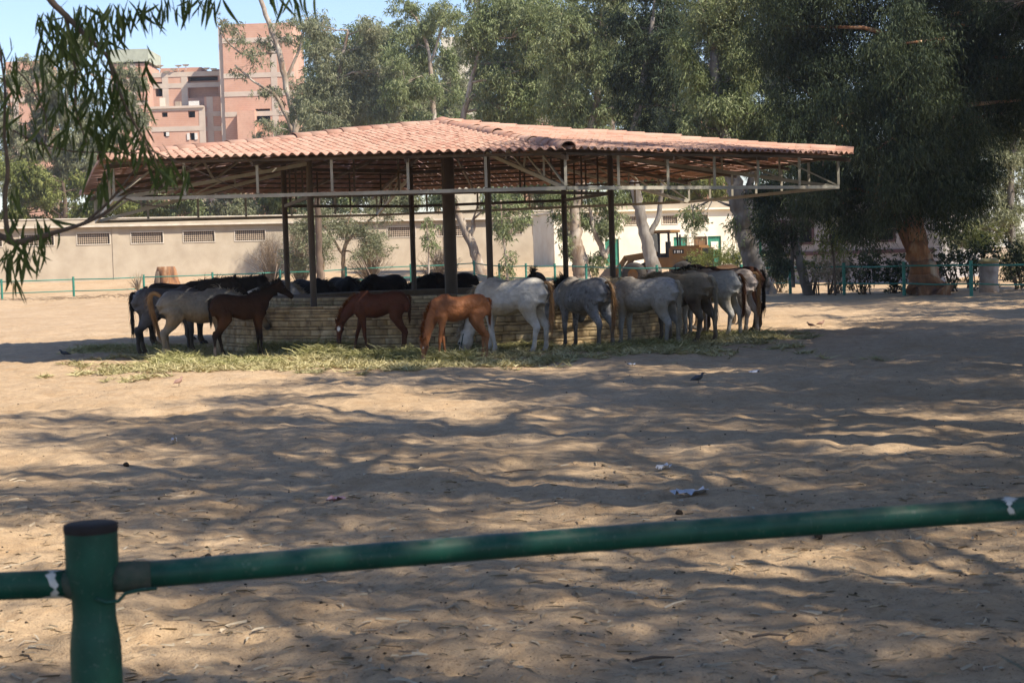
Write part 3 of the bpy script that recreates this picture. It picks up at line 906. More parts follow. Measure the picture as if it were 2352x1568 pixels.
def paint(me, c, info):
    n = len(me.vertices)
    co = np.empty(n * 3, np.float32); me.vertices.foreach_get('co', co); co = co.reshape(-1, 3).astype(float)
    g = lambda v: np.array(v)[None]
    col = np.repeat(g(c['base']), n, 0)
    mo = vnoise(co * 7, c.get('seed', 1)); mo2 = vnoise(co * 24, 5)
    col = col * (1 + c.get('mottle', .25) * (mo[:, None] - .5))
    if c.get('flea'):
        sp = vnoise(co * 38, 9) * (mo * .7 + .5)
        col = col * (1 - c['flea'] * smooth(.62, .78, sp))[:, None]
    if 'dapple' in c:
        d = smooth(.45, .65, vnoise(co * 15, 4))
        col = col * (1 + c['dapple'] * (d - .5))[:, None]
    if 'low' in c:                                               # belly / flank stain
        t = smooth(1.05, .80, co[:, 2]) * smooth(.55, .75, co[:, 2]) * (.4 + .8 * mo)
        col = col * (1 - t[:, None]) + g(c['low']) * t[:, None]
    if 'leg' in c:
        t = smooth(c.get('legtop', .62), c.get('legtop', .62) - .3, co[:, 2]) * smooth(.9, .55, co[:, 2])
        near_head = (co @ info['hd'] - info['poll'] @ info['hd']) > -.08
        dist = np.linalg.norm(co - info['poll'], axis=1)
        t = np.where(dist < .75, 0, t)
        col = col * (1 - t[:, None]) + g(c['leg']) * t[:, None]
    if 'back' in c:
        t = smooth(1.28, 1.42, co[:, 2]) * (.5 + .6 * mo)
        col = col * (1 - np.clip(t, 0, 1)[:, None]) + g(c['back']) * np.clip(t, 0, 1)[:, None]
    h = (co - info['poll']) @ info['hd'] / info['HL']; lt = np.abs((co - info['poll']) @ info['hl']); hh = (co - info['poll']) @ info['hn']
    on = (np.linalg.norm(co - (info['poll'] + info['hd'] * info['HL'] * .5), axis=1) < info['HL'] * .62)
    t = smooth(.72, .95, h) * on
    col = col * (1 - t[:, None] * .9) + g(c.get('muzzle', (.03, .026, .025))) * t[:, None] * .9
    if 'star' in c:
        cx, ln, wd = c['star']
        t = (smooth(1.1, .8, np.sqrt(((h - cx) / ln) ** 2 + (lt / wd) ** 2)) * (hh > 0) * on)[:, None]
        col = col * (1 - t) + .75 * t
    if 'sock' in c:
        for fi in c['sock']:
            f = info['feet'][fi]
            d = np.hypot(co[:, 0] - f[0], co[:, 1] - f[1])
            t = (smooth(.33, .26, co[:, 2] + .05 * mo) * (d < .2) * (co[:, 1] * f[1] > 0))[:, None]
            col = col * (1 - t) + np.array([[.42, .30, .24]]) * t
    if c.get('dusty', 1):                                        # dusty, yellowed lower parts
        t = (smooth(.5, .05, co[:, 2]) * .35 * (.4 + mo))[:, None]
        col = col * (1 - t) + np.array([[.22, .16, .10]]) * t
    if sum(c['base']) > .5:
        t = (smooth(.55, .8, vnoise(co * 3.3, 17)) * .4)[:, None]
        col = col * (1 - t) + np.array([[.27, .21, .14]]) * t
    if c.get('perineum'):
        d = np.linalg.norm((co - np.array([-.86 * info['xs'], 0, 1.14])) / np.array([.16, .07, .2]), axis=1)
        t = smooth(1.1, .6, d)[:, None]
        col = col * (1 - t) + np.array([[.035, .032, .034]]) * t
    col = np.clip(col * (0.92 + .16 * mo2[:, None]), 0.004, .85)
    at = me.color_attributes.new('coat', 'FLOAT_COLOR', 'POINT')
    at.data.foreach_set('color', np.concatenate([col, np.ones((n, 1))], 1).astype(np.float32).ravel())

def hair_strips(roots, dirs, lens, wid, seed, curl=.15, segs=3, grav=.5):
    g = np.random.default_rng(seed); n = len(roots)
    P = [roots]; d = unit(dirs)
    for s in range(segs):
        P.append(P[-1] + d * (lens / segs)[:, None])
        d = unit(d + g.normal(0, curl, (n, 3)) + np.array([0, 0, -grav / segs]))
    sd = unit(g.normal(0, 1, (n, 3)))
    ws = np.linspace(1, .15, segs + 1)
    V = np.stack([np.stack([p - sd * (wid * w_ / 2)[:, None], p + sd * (wid * w_ / 2)[:, None]], 1) for p, w_ in zip(P, ws)], 1).reshape(-1, 3)
    i = np.arange(n)[:, None] * (2 * (segs + 1))
    F = np.concatenate([i + np.array([[2 * s, 2 * s + 1, 2 * s + 3, 2 * s + 2]]) for s in range(segs)])
    return V, F

_body = {}
HORSES = []
def horse(label, hind, heading, scale, pose, coat, hair, tail='hang', legs=None, foal=False, mane=None, seed=1, z=0.0, halter=False, hoof='hoof', mane_side=1, tailhair=None, manelen=.2):
    legs = legs or LEGS0
    key = (str(pose), str(sorted(legs.items())), foal)
    if key not in _body: _body[key] = horse_body(pose, legs, foal)
    me0, info = _body[key]
    me = me0.copy(); paint(me, coat, info)
    h = R_(heading)
    xf = -.64 * info['xs']
    x = hind[0] - math.cos(h) * xf * scale; y = hind[1] - math.sin(h) * xf * scale
    root = empty('horse', (x, y, gz(x, y) - .012 + z), label, 'horse', 'horses round the feeding trough', h)
    root.scale = (scale,) * 3
    def pt(name, V, F, mat, sm=False, kind=None):
        o = mesh_obj(name, quads_mesh(name, V, F, sm), mat, root); 
        if kind: o['kind'] = kind
        return o
    me.name = 'body'
    mesh_obj('body', me, MAT['coat' if sum(coat['base']) > .11 else 'coat_dark'], root)
    for f in info['feet']:                                       # hooves
        m = MB(); q = .80 if foal else 1
        m.tube([(f[0] + .028 * q, f[1], f[2] - .055), (f[0] + .018 * q, f[1], f[2] - .02), (f[0], f[1], f[2] + .022)], [.066 * q, .060 * q, .046 * q], 12, rb=[.078 * q, .070 * q, .054 * q], lat=(0, 1, 0))
        mesh_obj('hoof', m.mesh('hoof', None, True), MAT[hoof], root)
    kk = info['kk']
    for s in (1, -1):
        m = MB(); e = info['poll'] + info['hd'] * info['HL'] * .31 + info['hn'] * .035 * kk + info['hl'] * s * .098 * kk
        m.tube([e - info['hd'] * .022, e - info['hd'] * .012, e + info['hd'] * .012, e + info['hd'] * .022], [.006, .019, .019, .006], 10)
        mesh_obj('eye', m.mesh('eye', None, True), MAT['eye'], root)
    g = np.random.default_rng(seed)
    # mane along the crest
    n = 420
    i = g.random(n) * 8.2 + 1.2
    ii = np.floor(i).astype(int).clip(0, 8); fr_ = (i - ii)[:, None]
    P, cn, lat, rd = info['P'], info['cn'], info['lat'], info['rd']
    base = P[ii] * (1 - fr_) + P[ii + 1] * fr_
    cc = cn[ii] * (1 - fr_) + cn[ii + 1] * fr_
    rr = rd[ii] * (1 - fr_[:, 0]) + rd[ii + 1] * fr_[:, 0]
    ll = lat[ii]
    rt = base + cc * (rr * .95)[:, None] + ll * g.normal(0, .014, n)[:, None]
    stand = .9 if foal or mane == 'bushy' else .25
    dr = cc * stand + ll * (mane_side * (.8 if stand < .5 else .25) + g.normal(0, .3, n))[:, None] + g.normal(0, .15, (n, 3)) + np.array([0, 0, -.15 if stand < .5 else .1])
    ln = (.09 if foal else (.20 if mane == 'bushy' else manelen)) * (.6 + .7 * g.random(n))
    V, F = hair_strips(rt, dr, ln, np.full(n, .022), seed + 5, .15, 3, .9 if not foal else .2)
    pt('mane', V, F, MAT[hair], kind=None)
    # forelock
    m_ = 40; rt = info['poll'] + info['hn'] * .075 * kk + g.normal(0, .02, (m_, 3)); 
    V, F = hair_strips(rt, info['hd'] + info['hn'] * .25 + g.normal(0, .25, (m_, 3)), np.full(m_, .16 * kk), np.full(m_, .016), seed, .1, 3, .1)
    pt('forelock', V, F, MAT[hair])
    # tail
    d0 = info['dock']; k = .62 if foal else 1.0
    if tail == 'hang': cur = [(.03, 0, -.02), (-.03, 0, -.005), (-.055, 0, -.10), (-.04, 0, -.35), (-.035, 0, -.62), (-.03, 0, -.92)]
    elif tail == 'arch': cur = [(.03, 0, -.03), (-.07, 0, .05), (-.17, 0, .03), (-.22, 0, -.10), (-.14, .02, -.40), (-.05, .06, -.72), (-.01, .08, -.92)]
    elif tail == 'swishl': cur = [(.03, 0, -.02), (-.03, .02, -.005), (-.065, .06, -.10), (-.06, .11, -.36), (-.05, .11, -.64), (-.04, .09, -.9)]
    elif tail == 'swishr': cur = [(.03, 0, -.02), (-.03, -.02, -.005), (-.065, -.06, -.10), (-.06, -.11, -.36), (-.05, -.11, -.64), (-.04, -.09, -.9)]
    cur = np.array(cur) * np.array([1, 1, k]) + d0
    t = np.linspace(0, 1, 24); u = np.linspace(0, 1, len(cur))
    cv = np.stack([np.interp(t, u, cur[:, a]) for a in range(3)], 1)
    for _ in range(3): cv[1:-1] = (cv[:-2] + 2 * cv[1:-1] + cv[2:]) / 4
    m = MB(); r = np.interp(t, [0, .1, .35, .65, .88, 1], [.026, .024, .028, .026, .014, .004]) * (.8 if foal else 1) * (1.7 if tail == 'arch' else 1.15)
    m.tube(cv, r, 10, True, lat=(0, 1, 0), wob=.12, seed=seed)
    th_ = MAT[tailhair or hair]
    to = mesh_obj('tail', m.mesh('tail', None, True), th_, root)
    n = 700; ti = 2 + (g.random(n) ** .7 * 18).astype(int)
    off = unit(g.normal(0, 1, (n, 3))) * (r[ti] * .8)[:, None]
    V, F = hair_strips(cv[ti] + off, unit(cv[np.minimum(ti + 4, 23)] - cv[ti]) + off * 3.2, (.12 + .32 * g.random(n) * np.minimum(1, ti / 9.)) * k, np.full(n, .012), seed + 9, .07, 4, .12)
    mesh_obj('tail_hair', quads_mesh('tail_hair', V, F), th_, to)
    if halter:
        po, hd, hl, hn = info['poll'], info['hd'], info['hl'], info['hn']
        def band(t, w_, a_, b_, o):
            m = MB(); c = po + hd * info['HL'] * t + hn * o
            th = np.linspace(0, 2 * math.pi, 17)
            m.tube(np.array([c + hl * math.cos(x) * a_ + hn * math.sin(x) * b_ for x in th]), [.012] * 17, 6, False, lat=hd)
            mesh_obj('halter_band', m.mesh('halter_band', None, True), MAT['halter'], root)
        band(.66, .02, .083, .103, -.03)
        m = MB()
        for s in (1, -1): m.tube([po + hl * s * .09 - hd * .02, po + hd * .2 + hl * s * .122 - hn * .03, po + hd * info['HL'] * .66 + hl * s * .082 - hn * .03], [.011] * 3, 6)
        mesh_obj('halter_strap', m.mesh('halter_strap', None, True), MAT['halter'], root)
    HORSES.append(root)
    return root

def G2(px, py): p = ground(px, py); return (p[0], p[1])
WHITE = dict(base=(.52, .50, .46), low=(.40, .33, .22), mottle=.16, muzzle=(.08, .075, .075), perineum=1, seed=2)
GREY = dict(base=(.25, .25, .255), dapple=.25, mottle=.35, flea=.55, leg=(.10, .10, .10), legtop=.6, muzzle=(.05, .05, .05), perineum=1, seed=3)
LGREY = dict(base=(.34, .33, .31), low=(.27, .23, .17), mottle=.25, flea=.25, muzzle=(.06, .06, .06), seed=4, leg=(.26, .25, .23))
horse('dark iron grey horse with long black tail at left end of the trough', G2(326, 815), 26, 1.02, 'low',
      dict(base=(.125, .122, .125), dapple=.2, mottle=.5, flea=.3, leg=(.028, .027, .028), legtop=.75, back=(.07, .07, .08), seed=6), 'hair_black', 'hang', dict(hl=.10, hr=-.08), seed=11, hoof='hoof_d')
horse('thin flea-bitten grey horse with arched rusty tail behind the dark bay foal', G2(386, 822), 17, .985, 'trough',
      dict(base=(.235, .215, .18), low=(.30, .20, .10), mottle=.4, leg=(.36, .28, .18), back=(.20, .195, .18), flea=.2, seed=7), 'hair_cream', 'arch', dict(hl=.05, hr=-.06, fl=.08), seed=12, tailhair='hair_rust')
horse('dark brown horse with head up and one ear visible beyond the grey horses', (-8.75, 41.5), 0, 1.07, 'level',
      dict(base=(.032, .026, .023), mottle=.4, leg=(.018, .015, .013), seed=8), 'hair_black', seed=13, hoof='hoof_d')
horse('almost black horse with pricked ears, right of the two dark heads', (-8.35, 44.0), -9, 1.07, 'level',
      dict(base=(.020, .017, .015), mottle=.4, leg=(.012, .01, .01), seed=9), 'hair_black', seed=14, hoof='hoof_d')
horse('pale grey horse bent over the far left side of the trough', (-7.0, 46.6), -35, 1.02, 'low', dict(LGREY, seed=10), 'hair_cream', seed=15)
horse('dark bay foal with white hind sock and raised head beside the trough', G2(503, 824), 22, .925, 'up',
      dict(base=(.042, .019, .011), low=(.085, .036, .016), back=(.016, .011, .009), leg=(.020, .013, .010), legtop=.72, mottle=.3, sock=(1,), seed=11, dusty=.3), 'hair_black', 'hang', dict(hl=.16, hr=-.10, fl=.0, fr=.03), foal=True, seed=16)
horse('dark chestnut foal with large white star and turned head, head lowered over the hay', G2(928, 814), 182, .905,
      dict(neck=(-18, -42, -60), nl=.70, head=-72, yaw=(4, 22, 48), hyaw=80), dict(base=(.085, .024, .010), low=(.09, .03, .013), mottle=.25, star=(.30, .13, .035), leg=(.085, .028, .013), muzzle=(.05, .03, .025), seed=12, dusty=.3),
      'hair_chestnut', 'hang', dict(hl=-.02, hr=.06, fl=-.14, fr=.24), foal=True, seed=17, tailhair='hair_brown')
horse('bright chestnut foal grazing in the sun with a small white star', G2(1112, 824), 191, .86,
      dict(neck=(-35, -66, -74), nl=.88, head=-76, yaw=(3, 14, 34), hyaw=66), dict(base=(.205, .078, .030), low=(.19, .085, .04), back=(.23, .075, .024), mottle=.45, star=(.36, .05, .018), leg=(.27, .13, .06), muzzle=(.22, .19, .18), seed=13, dusty=.6),
      'hair_chestnut', 'hang', dict(hl=-.03, hr=.03, fl=.12, fr=-.10), foal=True, seed=18)
horse('white mare with green halter and cream tail, grazing behind the bright chestnut foal', G2(1243, 812), 152, 1.04, 'graze',
      WHITE, 'hair_cream', 'swishr', dict(hl=.10, hr=-.02, fl=-.18, fr=.1), seed=19, halter=True, tailhair='hair_rust')
horse('speckled steel grey horse with dark mane beside the white mare', G2(1388, 803), 126, 1.01, 'low',
      dict(GREY), 'hair_black', 'swishr', dict(hl=.02, hr=-.08), seed=20, mane='bushy', tailhair='hair_rust')
horse('light grey horse with sway back and brown-ended cream tail', G2(1545, 799), 146, .99, 'trough',
      LGREY, 'hair_cream', 'hang', dict(hl=.10, hr=-.04, fl=.05), seed=21, tailhair='hair_cream')
horse('cream-rumped tan grey horse with whitish tail, third from the right end', G2(1622, 786), 134, 1.03, 'trough',
      dict(base=(.22, .175, .12), low=(.10, .07, .045), mottle=.35, leg=(.10, .085, .07), legtop=.75, back=(.40, .35, .26), seed=14), 'hair_cream', 'swishr', dict(hl=.12, hr=-.12), seed=22)
horse('clean white horse with brown tail between the tan rump and the pink roan', G2(1687, 775), 150, 1.03, 'trough',
      dict(WHITE, base=(.47, .46, .43), seed=15), 'hair_cream', 'swishr', dict(hl=.1, hr=-.06), seed=23, tailhair='hair_brown')
horse('pink roan white horse with long rusty cream tail near the right end', G2(1722, 769), 152, 1.04, 'trough',
      dict(base=(.47, .40, .36), low=(.40, .34, .28), mottle=.2, flea=.35, seed=16), 'hair_cream', 'swishr', dict(hl=.06, hr=-.1), seed=24, tailhair='hair_rust')
horse('dark brown horse with black tail at the right end of the row', G2(1738, 759), 168, 1.06, 'trough',
      dict(base=(.06, .025, .014), mottle=.3, leg=(.02, .014, .012), seed=17), 'hair_black', 'hang', dict(hl=.05, hr=-.05), seed=25, hoof='hoof_d')
horse('brown horse with black mane half hidden behind the tan grey rump', (5.6, 42.3), 200, 1.09, 'trough',
      dict(base=(.075, .04, .02), mottle=.3, leg=(.02, .015, .012), seed=18), 'hair_black', 'hang', seed=26, hoof='hoof_d')
BLK = dict(base=(.010, .008, .0075), mottle=.4, leg=(.01, .009, .008))
for lab, xx, yy, hdg, ps, mn, sc in (
    ('black horse with rounded back, leftmost beyond the trough', -5.9, 46.9, -48, 'low', None, 1.03),
    ('black horse with high withers behind the second post, beyond the trough', -4.9, 47.4, -62, 'low', None, 1.05),
    ('black horse with peaked back, third from left beyond the trough', -3.1, 47.2, -128, 'low', None, 1.07),
    ('black horse with pricked ear left of the thick centre post', -1.1, 47.0, -150, 'trough', None, 1.06),
    ('black horse with bushy mane beyond the white mare', .75, 47.4, -96, 'trough', 'bushy', 1.03)):
    horse(lab, (xx, yy), hdg, sc, ps, dict(BLK, seed=int(xx * 7) % 50), 'hair_black', seed=int(30 + xx * 3), mane=mn, hoof='hoof_d')

# ------------------------------------------------------------------ far paddock fence
fence = empty('paddock_fence', (0, 80, 0), 'long turquoise green pipe fence round the far side of the paddock', 'fence')
fc = np.array([-2.2, 105.0])
fl = [fc + np.array([-3.86, -1.05]) * i for i in range(0, 12)]
frt = [fc + np.array([18.75 / 12, -44.0 / 12]) * i for i in range(1, 17)]
pts = fl[::-1] + frt
for (x, y) in pts:
    z = gz(x, y)
    m = MB(); m.tube([(x, y, z - .2), (x, y, z + 1.26)], .066, 10); m.tube([(x, y, z + 1.26), (x, y, z + 1.285)], .072, 10)
    m.build('post', MAT['turq'], fence, False)
for (a, b) in zip(pts[:-1], pts[1:]):
    for h, r in ((1.13, .032), (.46, .028)):
        A = np.array([*a, gz(*a) + h]); B = np.array([*b, gz(*b) + h])
        mid = (A + B) / 2 + np.array([0, 0, rng.normal(-.02, .02)])
        m = MB(); m.tube([A, mid, B], r, 8); m.build('rail', MAT['turq'], fence, True)

# ------------------------------------------------------------------ near fence
def near_paint():
    m, n, l, b = mat_new('chipped_green_pipe_paint')
    f = noise(n, l, 14, 6); f2 = noise(n, l, 60, 5, rough=.7)
    c = ramp(n, l, f, [(.35, (.004, .046, .029)), (.7, (.007, .075, .047))])
    c = mixc(n, l, ramp(n, l, f2, [(.60, (0, 0, 0)), (.68, (.6, .6, .6))]), c, (.10, .14, .11))
    g_ = n.new('ShaderNodeNewGeometry'); sx_ = n.new('ShaderNodeSeparateXYZ'); l.new(g_.outputs['Normal'], sx_.inputs[0])
    du = ramp(n, l, sx_.outputs['Z'], [(.45, (0, 0, 0)), (1.0, (.45, .45, .45))])
    du = mixc(n, l, 1.0, du, ramp(n, l, noise(n, l, 22, 5), [(.35, (0, 0, 0)), (.6, (1, 1, 1))]), 'MULTIPLY')
    c = mixc(n, l, du, c, (.17, .16, .12))
    mpx = n.new('ShaderNodeMapping'); mpx.inputs['Scale'].default_value = (40, 40, 3); l.new(g_.outputs['Position'], mpx.inputs['Vector'])
    sc_ = noise(n, l, 3, 4, mpx.outputs[0])
    c = mixc(n, l, ramp(n, l, sc_, [(.66, (0, 0, 0)), (.70, (.35, .35, .35))]), c, (.10, .13, .10))
    l.new(c, b.inputs['Base Color']); b.inputs['Roughness'].default_value = .5; b.inputs['Specular IOR Level'].default_value = .3
    bump(n, l, b, f2, .12, .004)
    return m
MAT['neargreen'] = near_paint()
MAT['rust'] = plain('dark_rusty_cap', (.022, .018, .016), .8, scale=30)
MAT['weld'] = plain('mortar_filled_weld', (.03, .055, .04), .9, c2=(.07, .075, .055), scale=30, bmp=.6)
MAT['smear'] = plain('white_paint_smear', (.55, .55, .5), .7, scale=40)
pb = pix(208, 1203, 3.9)
zt = pb[2]
near = empty('near_fence', (pb[0], pb[1], 0), 'thick dark green pipe fence with one post right before the viewer', 'fence')
m = MB(); m.lathe([(.0605, zt - .006), (.0605, zt - .11), (.056, zt - .145), (.050, zt - .175), (.0495, zt - .215), (.055, zt - .255), (.0585, zt - .29), (.0595, zt - .6), (.0595, -.3)], (pb[0], pb[1], 0), 40)
m.build('post', MAT['neargreen'], near, True)
m = MB(); m.lathe([(.0, zt + .002), (.056, zt + .003), (.0615, zt), (.0625, zt - .010), (.0612, zt - .018)], (pb[0], pb[1], 0), 40); m.build('post_cap', MAT['rust'], near, True)
RZ = zt - .170
d_r = pix(2300, 1169, 4.53); A = np.array([pb[0] + .03, pb[1], pix(270, 1326, 3.9)[2]])
ext = A + (d_r - A) * 1.9
N = 24; P = A[None] + (ext - A)[None] * np.linspace(0, 1, N)[:, None]
P[:, 2] += .004 * np.sin(np.linspace(0, 7, N))
m = MB(); m.tube(P, .0315, 24); m.build('rail', MAT['neargreen'], near, True)
B_ = np.array([pb[0] - .03, pb[1], pix(140, 1339, 3.9)[2]]); C_ = B_ + np.array([-4, .02, -.05])
m = MB(); m.tube([B_, (B_ + C_) / 2, C_], .0325, 24); m.build('rail', MAT['neargreen'], near, True)
u = unit(ext - A)
m = MB(); m.tube([A + u * .015, A + u * .035, A + u * .075, A + u * .10], [.034, .036, .0355, .033], 16, wob=.04, seed=4); m.build('bracket', MAT['weld'], near, True)
m = MB(); m.tube([B_ + np.array([.01, 0, 0]), B_ + np.array([-.02, 0, 0]), B_ + np.array([-.035, 0, 0])], [.040, .038, .033], 14, wob=.08, seed=5); m.build('weld', MAT['weld'], near, True)
w0 = np.array([pb[0] + .018, pb[1] - .056, RZ + .008])
m = MB(); m.tube([w0, w0 + np.array([.025, .004, -.012]), w0 + np.array([.05, .012, -.010]), w0 + np.array([.065, .016, .006]), w0 + np.array([.10, .022, .012]), w0 + np.array([.135, .03, .013])], .0045, 8)
m.build('wire', MAT['neargreen'], near, True)
sx = pix(97, 1340, 3.9)
def smear(c, axis, r, arcs, name='paint_smear'):
    a = unit(axis); v = unit(np.cross(a, (0, 0, 1))); w = np.cross(v, a)
    V, F = [], []
    g = np.random.default_rng(3)
    nT = 12; th = np.linspace(arcs[0], arcs[1], nT)
    for i, t in enumerate(th):
        e = .011 + .005 * g.normal() ; o = .006 * math.sin(i * .8)
        for s in (-1, 1): V.append(c + a * (o + s * abs(e)) + (v * math.cos(t) + w * math.sin(t)) * r)
    for i in range(nT - 1): F.append((2 * i, 2 * i + 1, 2 * i + 3, 2 * i + 2))
    m = MB(); m.add(V, F); m.build(name, MAT['smear'], near, True)
smear(B_ + np.array([-.055, .0003, -.0007]), C_ - B_, .0331, (-2.9 + math.pi / 2 + 3.0, .0 + 4.9 - math.pi * .1) if False else (math.pi * .55, math.pi * 1.5), 'paint_smear')
smear(B_ + np.array([-.055, .0003, -.0007]), C_ - B_, .0331, (-math.pi * .5, math.pi * .45), 'paint_smear')
sp = A + (d_r - A) * 1.005
smear(sp, ext - A, .0321, (math.pi * .25, math.pi * .9), 'paint_smear')
smear(sp, ext - A, .0321, (-math.pi * .35, math.pi * .5), 'paint_smear')

# ------------------------------------------------------------------ walls with openings
def frame_of(P0, P1):
    P0 = np.array([*P0[:2], 0.0]); P1 = np.array([*P1[:2], 0.0])
    u = unit(P1 - P0); nrm = np.array([u[1], -u[0], 0])            # towards the camera
    if nrm[1] > 0: nrm = -nrm
    return P0, u, nrm, np.linalg.norm(P1 - P0)
class Wall:
    """upright wall in its own frame: s along, t outwards (to the viewer), z up"""
    def __init__(s, P0, P1): s.P0, s.u, s.n, s.L = frame_of(P0, P1)
    def pt(s, a, t, z): return s.P0 + s.u * a + s.n * t + np.array([0, 0, z])
    def s_of(s, px):
        k = (px - PW / 2) / FPX * 1.0
        return (k * s.P0[1] - s.P0[0]) / (s.u[0] - k * s.u[1])
    def z_of(s, px, py):
        a = s.s_of(px); d = s.pt(a, 0, 0)[1]
        return pix(px, py, d)[2]
    def box(s, m, s0, s1, t0, t1, z0, z1):
        c = s.pt((s0 + s1) / 2, (t0 + t1) / 2, (z0 + z1) / 2)
        m.box(c, (1, 1, 1), mat=np.stack([s.u * (s1 - s0), s.n * (t1 - t0), np.array([0, 0, z1 - z0])], 1))
    def wall(s, m, s0, s1, z0, z1, holes, th=.3):
        zs = sorted({z0, z1, *[h[2] for h in holes], *[h[3] for h in holes]})
        for a, b in zip(zs[:-1], zs[1:]):
            x = s0
            for h in sorted([h for h in holes if h[2] < b - 1e-6 and h[3] > a + 1e-6]):
                if h[0] > x: s.box(m, x, h[0], -th, 0, a, b)
                x = max(x, h[1])
            if x < s1: s.box(m, x, s1, -th, 0, a, b)

# long beige stable
w = Wall(((-34 - 20 * 34 / 37, 111 - 9.2, 0)), (3.35, 128, 0))
w = Wall((-52.0, 103.0, 0), (3.35, 128.0, 0))
st = empty('stable_block', w.pt(w.L / 2, 0, 0), 'long low beige plaster stable with a row of latticed windows', 'stable')
zs = 4.78
holes = []
for px in (-140, -25, 95, 224, 347, 466, 583, 700, 815, 930, 1045, 1176, 1262):
    a = w.s_of(px); holes.append((a - 1.07, a + 1.07, zs - 1.12, zs - .42))
m = MB(); w.wall(m, 0, w.L, -.3, zs, holes, .35); m.build('wall', MAT['plaster'], st)
m = MB(); w.box(m, 0, w.L, -6, -.36, -.3, zs - .02); m.build('rear_block', MAT['plaster'], st)
m = MB(); w.box(m, -.3, w.L + .02, -6.2, .42, zs, zs + .12); m.build('roof_slab', MAT['trim'], st)
m = MB(); w.box(m, -.2, w.L, -.8, -.1, zs + .12, zs + .55); m.build('parapet', MAT['plaster'], st)
m = MB(); w.box(m, -.22, w.L + .02, -.86, -.04, zs + .55, zs + .62); m.build('coping', MAT['trim'], st)
for i in range(4, int(w.L), 12):
    m = MB(); w.box(m, i - .22, i + .22, 0.0, .05, -.3, zs - .01); m.build('pilaster', MAT['plaster'], st)
def window_set(w, root, h, fr=.06, lat=True, back='vent_shade', frame='trim'):
    m = MB(); a, b, c, d = h
    for q in ((a - fr, b + fr, d, d + fr), (a - fr, b + fr, c - fr, c), (a - fr, a, c, d), (b, b + fr, c, d)):
        w.box(m, q[0], q[1], .002, .045, q[2], q[3])
    f = m.build('window', MAT[frame], root)
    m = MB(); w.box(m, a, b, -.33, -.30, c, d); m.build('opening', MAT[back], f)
    if lat:
        m = MB(); n = int((b - a) / .135); rows = 5
        for i in range(1, n): w.box(m, a + (b - a) * i / n - .022, a + (b - a) * i / n + .022, -.16, -.08, c, d)
        for j in range(1, rows):
            z = c + (d - c) * j / rows; w.box(m, a, b, -.165, -.095, z - .018, z + .018)
        m.build('lattice', MAT['lattice'], f)
for h in holes: window_set(w, st, h)

# white stable with green doors
w2 = Wall((3.1, 116.5, 0), (17.2, 119.8, 0))
s2 = empty('white_stable', w2.pt(w2.L / 2, 0, 0), 'sunlit white stable with green and brown doors behind the loader', 'stable')
holes = []; dm = []
for px in (1330, 1460, 1546, 1616):
    a = w2.s_of(px); hw = .55; holes.append((a - hw, a + hw, 3.95, 4.5))
doors = [(1412, 'greendoor'), (1569, 'greendoor'), (1647, 'greendoor'), (1615, 'browndoor'), (1500, 'browndoor')]
for px, c in doors:
    a = w2.s_of(px); dm.append((a - .5, a + .5, 0.2, 3.0, c))
m = MB(); w2.wall(m, 0, w2.L, -.3, 4.85, holes + [d[:4] for d in dm], .35); m.build('wall', MAT['plaster_w'], s2)
m = MB(); w2.box(m, 0, w2.L, -6, -.36, -.3, 4.83); m.build('rear_block', MAT['plaster_w'], s2)
m = MB(); w2.box(m, -.1, w2.L + .3, -6.2, .32, 4.85, 4.97); m.build('roof_slab', MAT['plaster_w'], s2)
m = MB(); w2.box(m, 0, w2.L, -.8, -.1, 4.97, 5.42); m.build('parapet', MAT['plaster'], s2)
for h in holes: window_set(w2, s2, h, .05, frame='plaster_w')
for a, b, c, d, k in dm:
    m = MB(); w2.box(m, a, b, -.2, -.12, c, d); ob = m.build('door', MAT[k], s2)
    m = MB()
    for i in range(1, 5): w2.box(m, a + (b - a) * i / 5 - .012, a + (b - a) * i / 5 + .012, -.12, -.105, c, d)
    w2.box(m, a, b, -.12, -.09, (c + d) / 2 - .06, (c + d) / 2 + .06); m.build('batten', MAT[k], ob)
a = w2.s_of(1648); m = MB(); w2.box(m, a - .27, a + .27, -.10, -.07, 2.05, 2.62); m.build('door_hatch', MAT['plaster_w'], s2)

# grey white house behind the big tree
w3 = Wall((12.6, 92, 0), (21.5, 86.0, 0))
hs = empty('grey_house', w3.pt(w3.L / 2, 0, 0), 'grey white house with plum window frames behind the trees', 'house')
holes = []
for px, pw in ((1793, 34), (1854, 34), (1955, 36), (2040, 36)):
    a = w3.s_of(px); holes.append((a - .42, a + .42, 2.25, 3.35))
m = MB(); w3.wall(m, 0, w3.L, -.3, 5.2, holes, .3); m.build('wall', MAT['house'], hs)
m = MB(); w3.box(m, 0, w3.L, -7, -.31, -.3, 5.18); m.build('rear_block', MAT['house'], hs)
m = MB(); w3.box(m, -.3, w3.L + .3, -7.3, .35, 5.2, 5.4); m.build('roof_slab', MAT['plum'], hs)
m = MB(); w3.box(m, -.02, w3.L + .02, .002, .06, 1.55, 1.75); m.build('plinth_band', MAT['plum'], hs)
for h in holes: window_set(w3, hs, h, .13, False, 'dark', frame='plum')

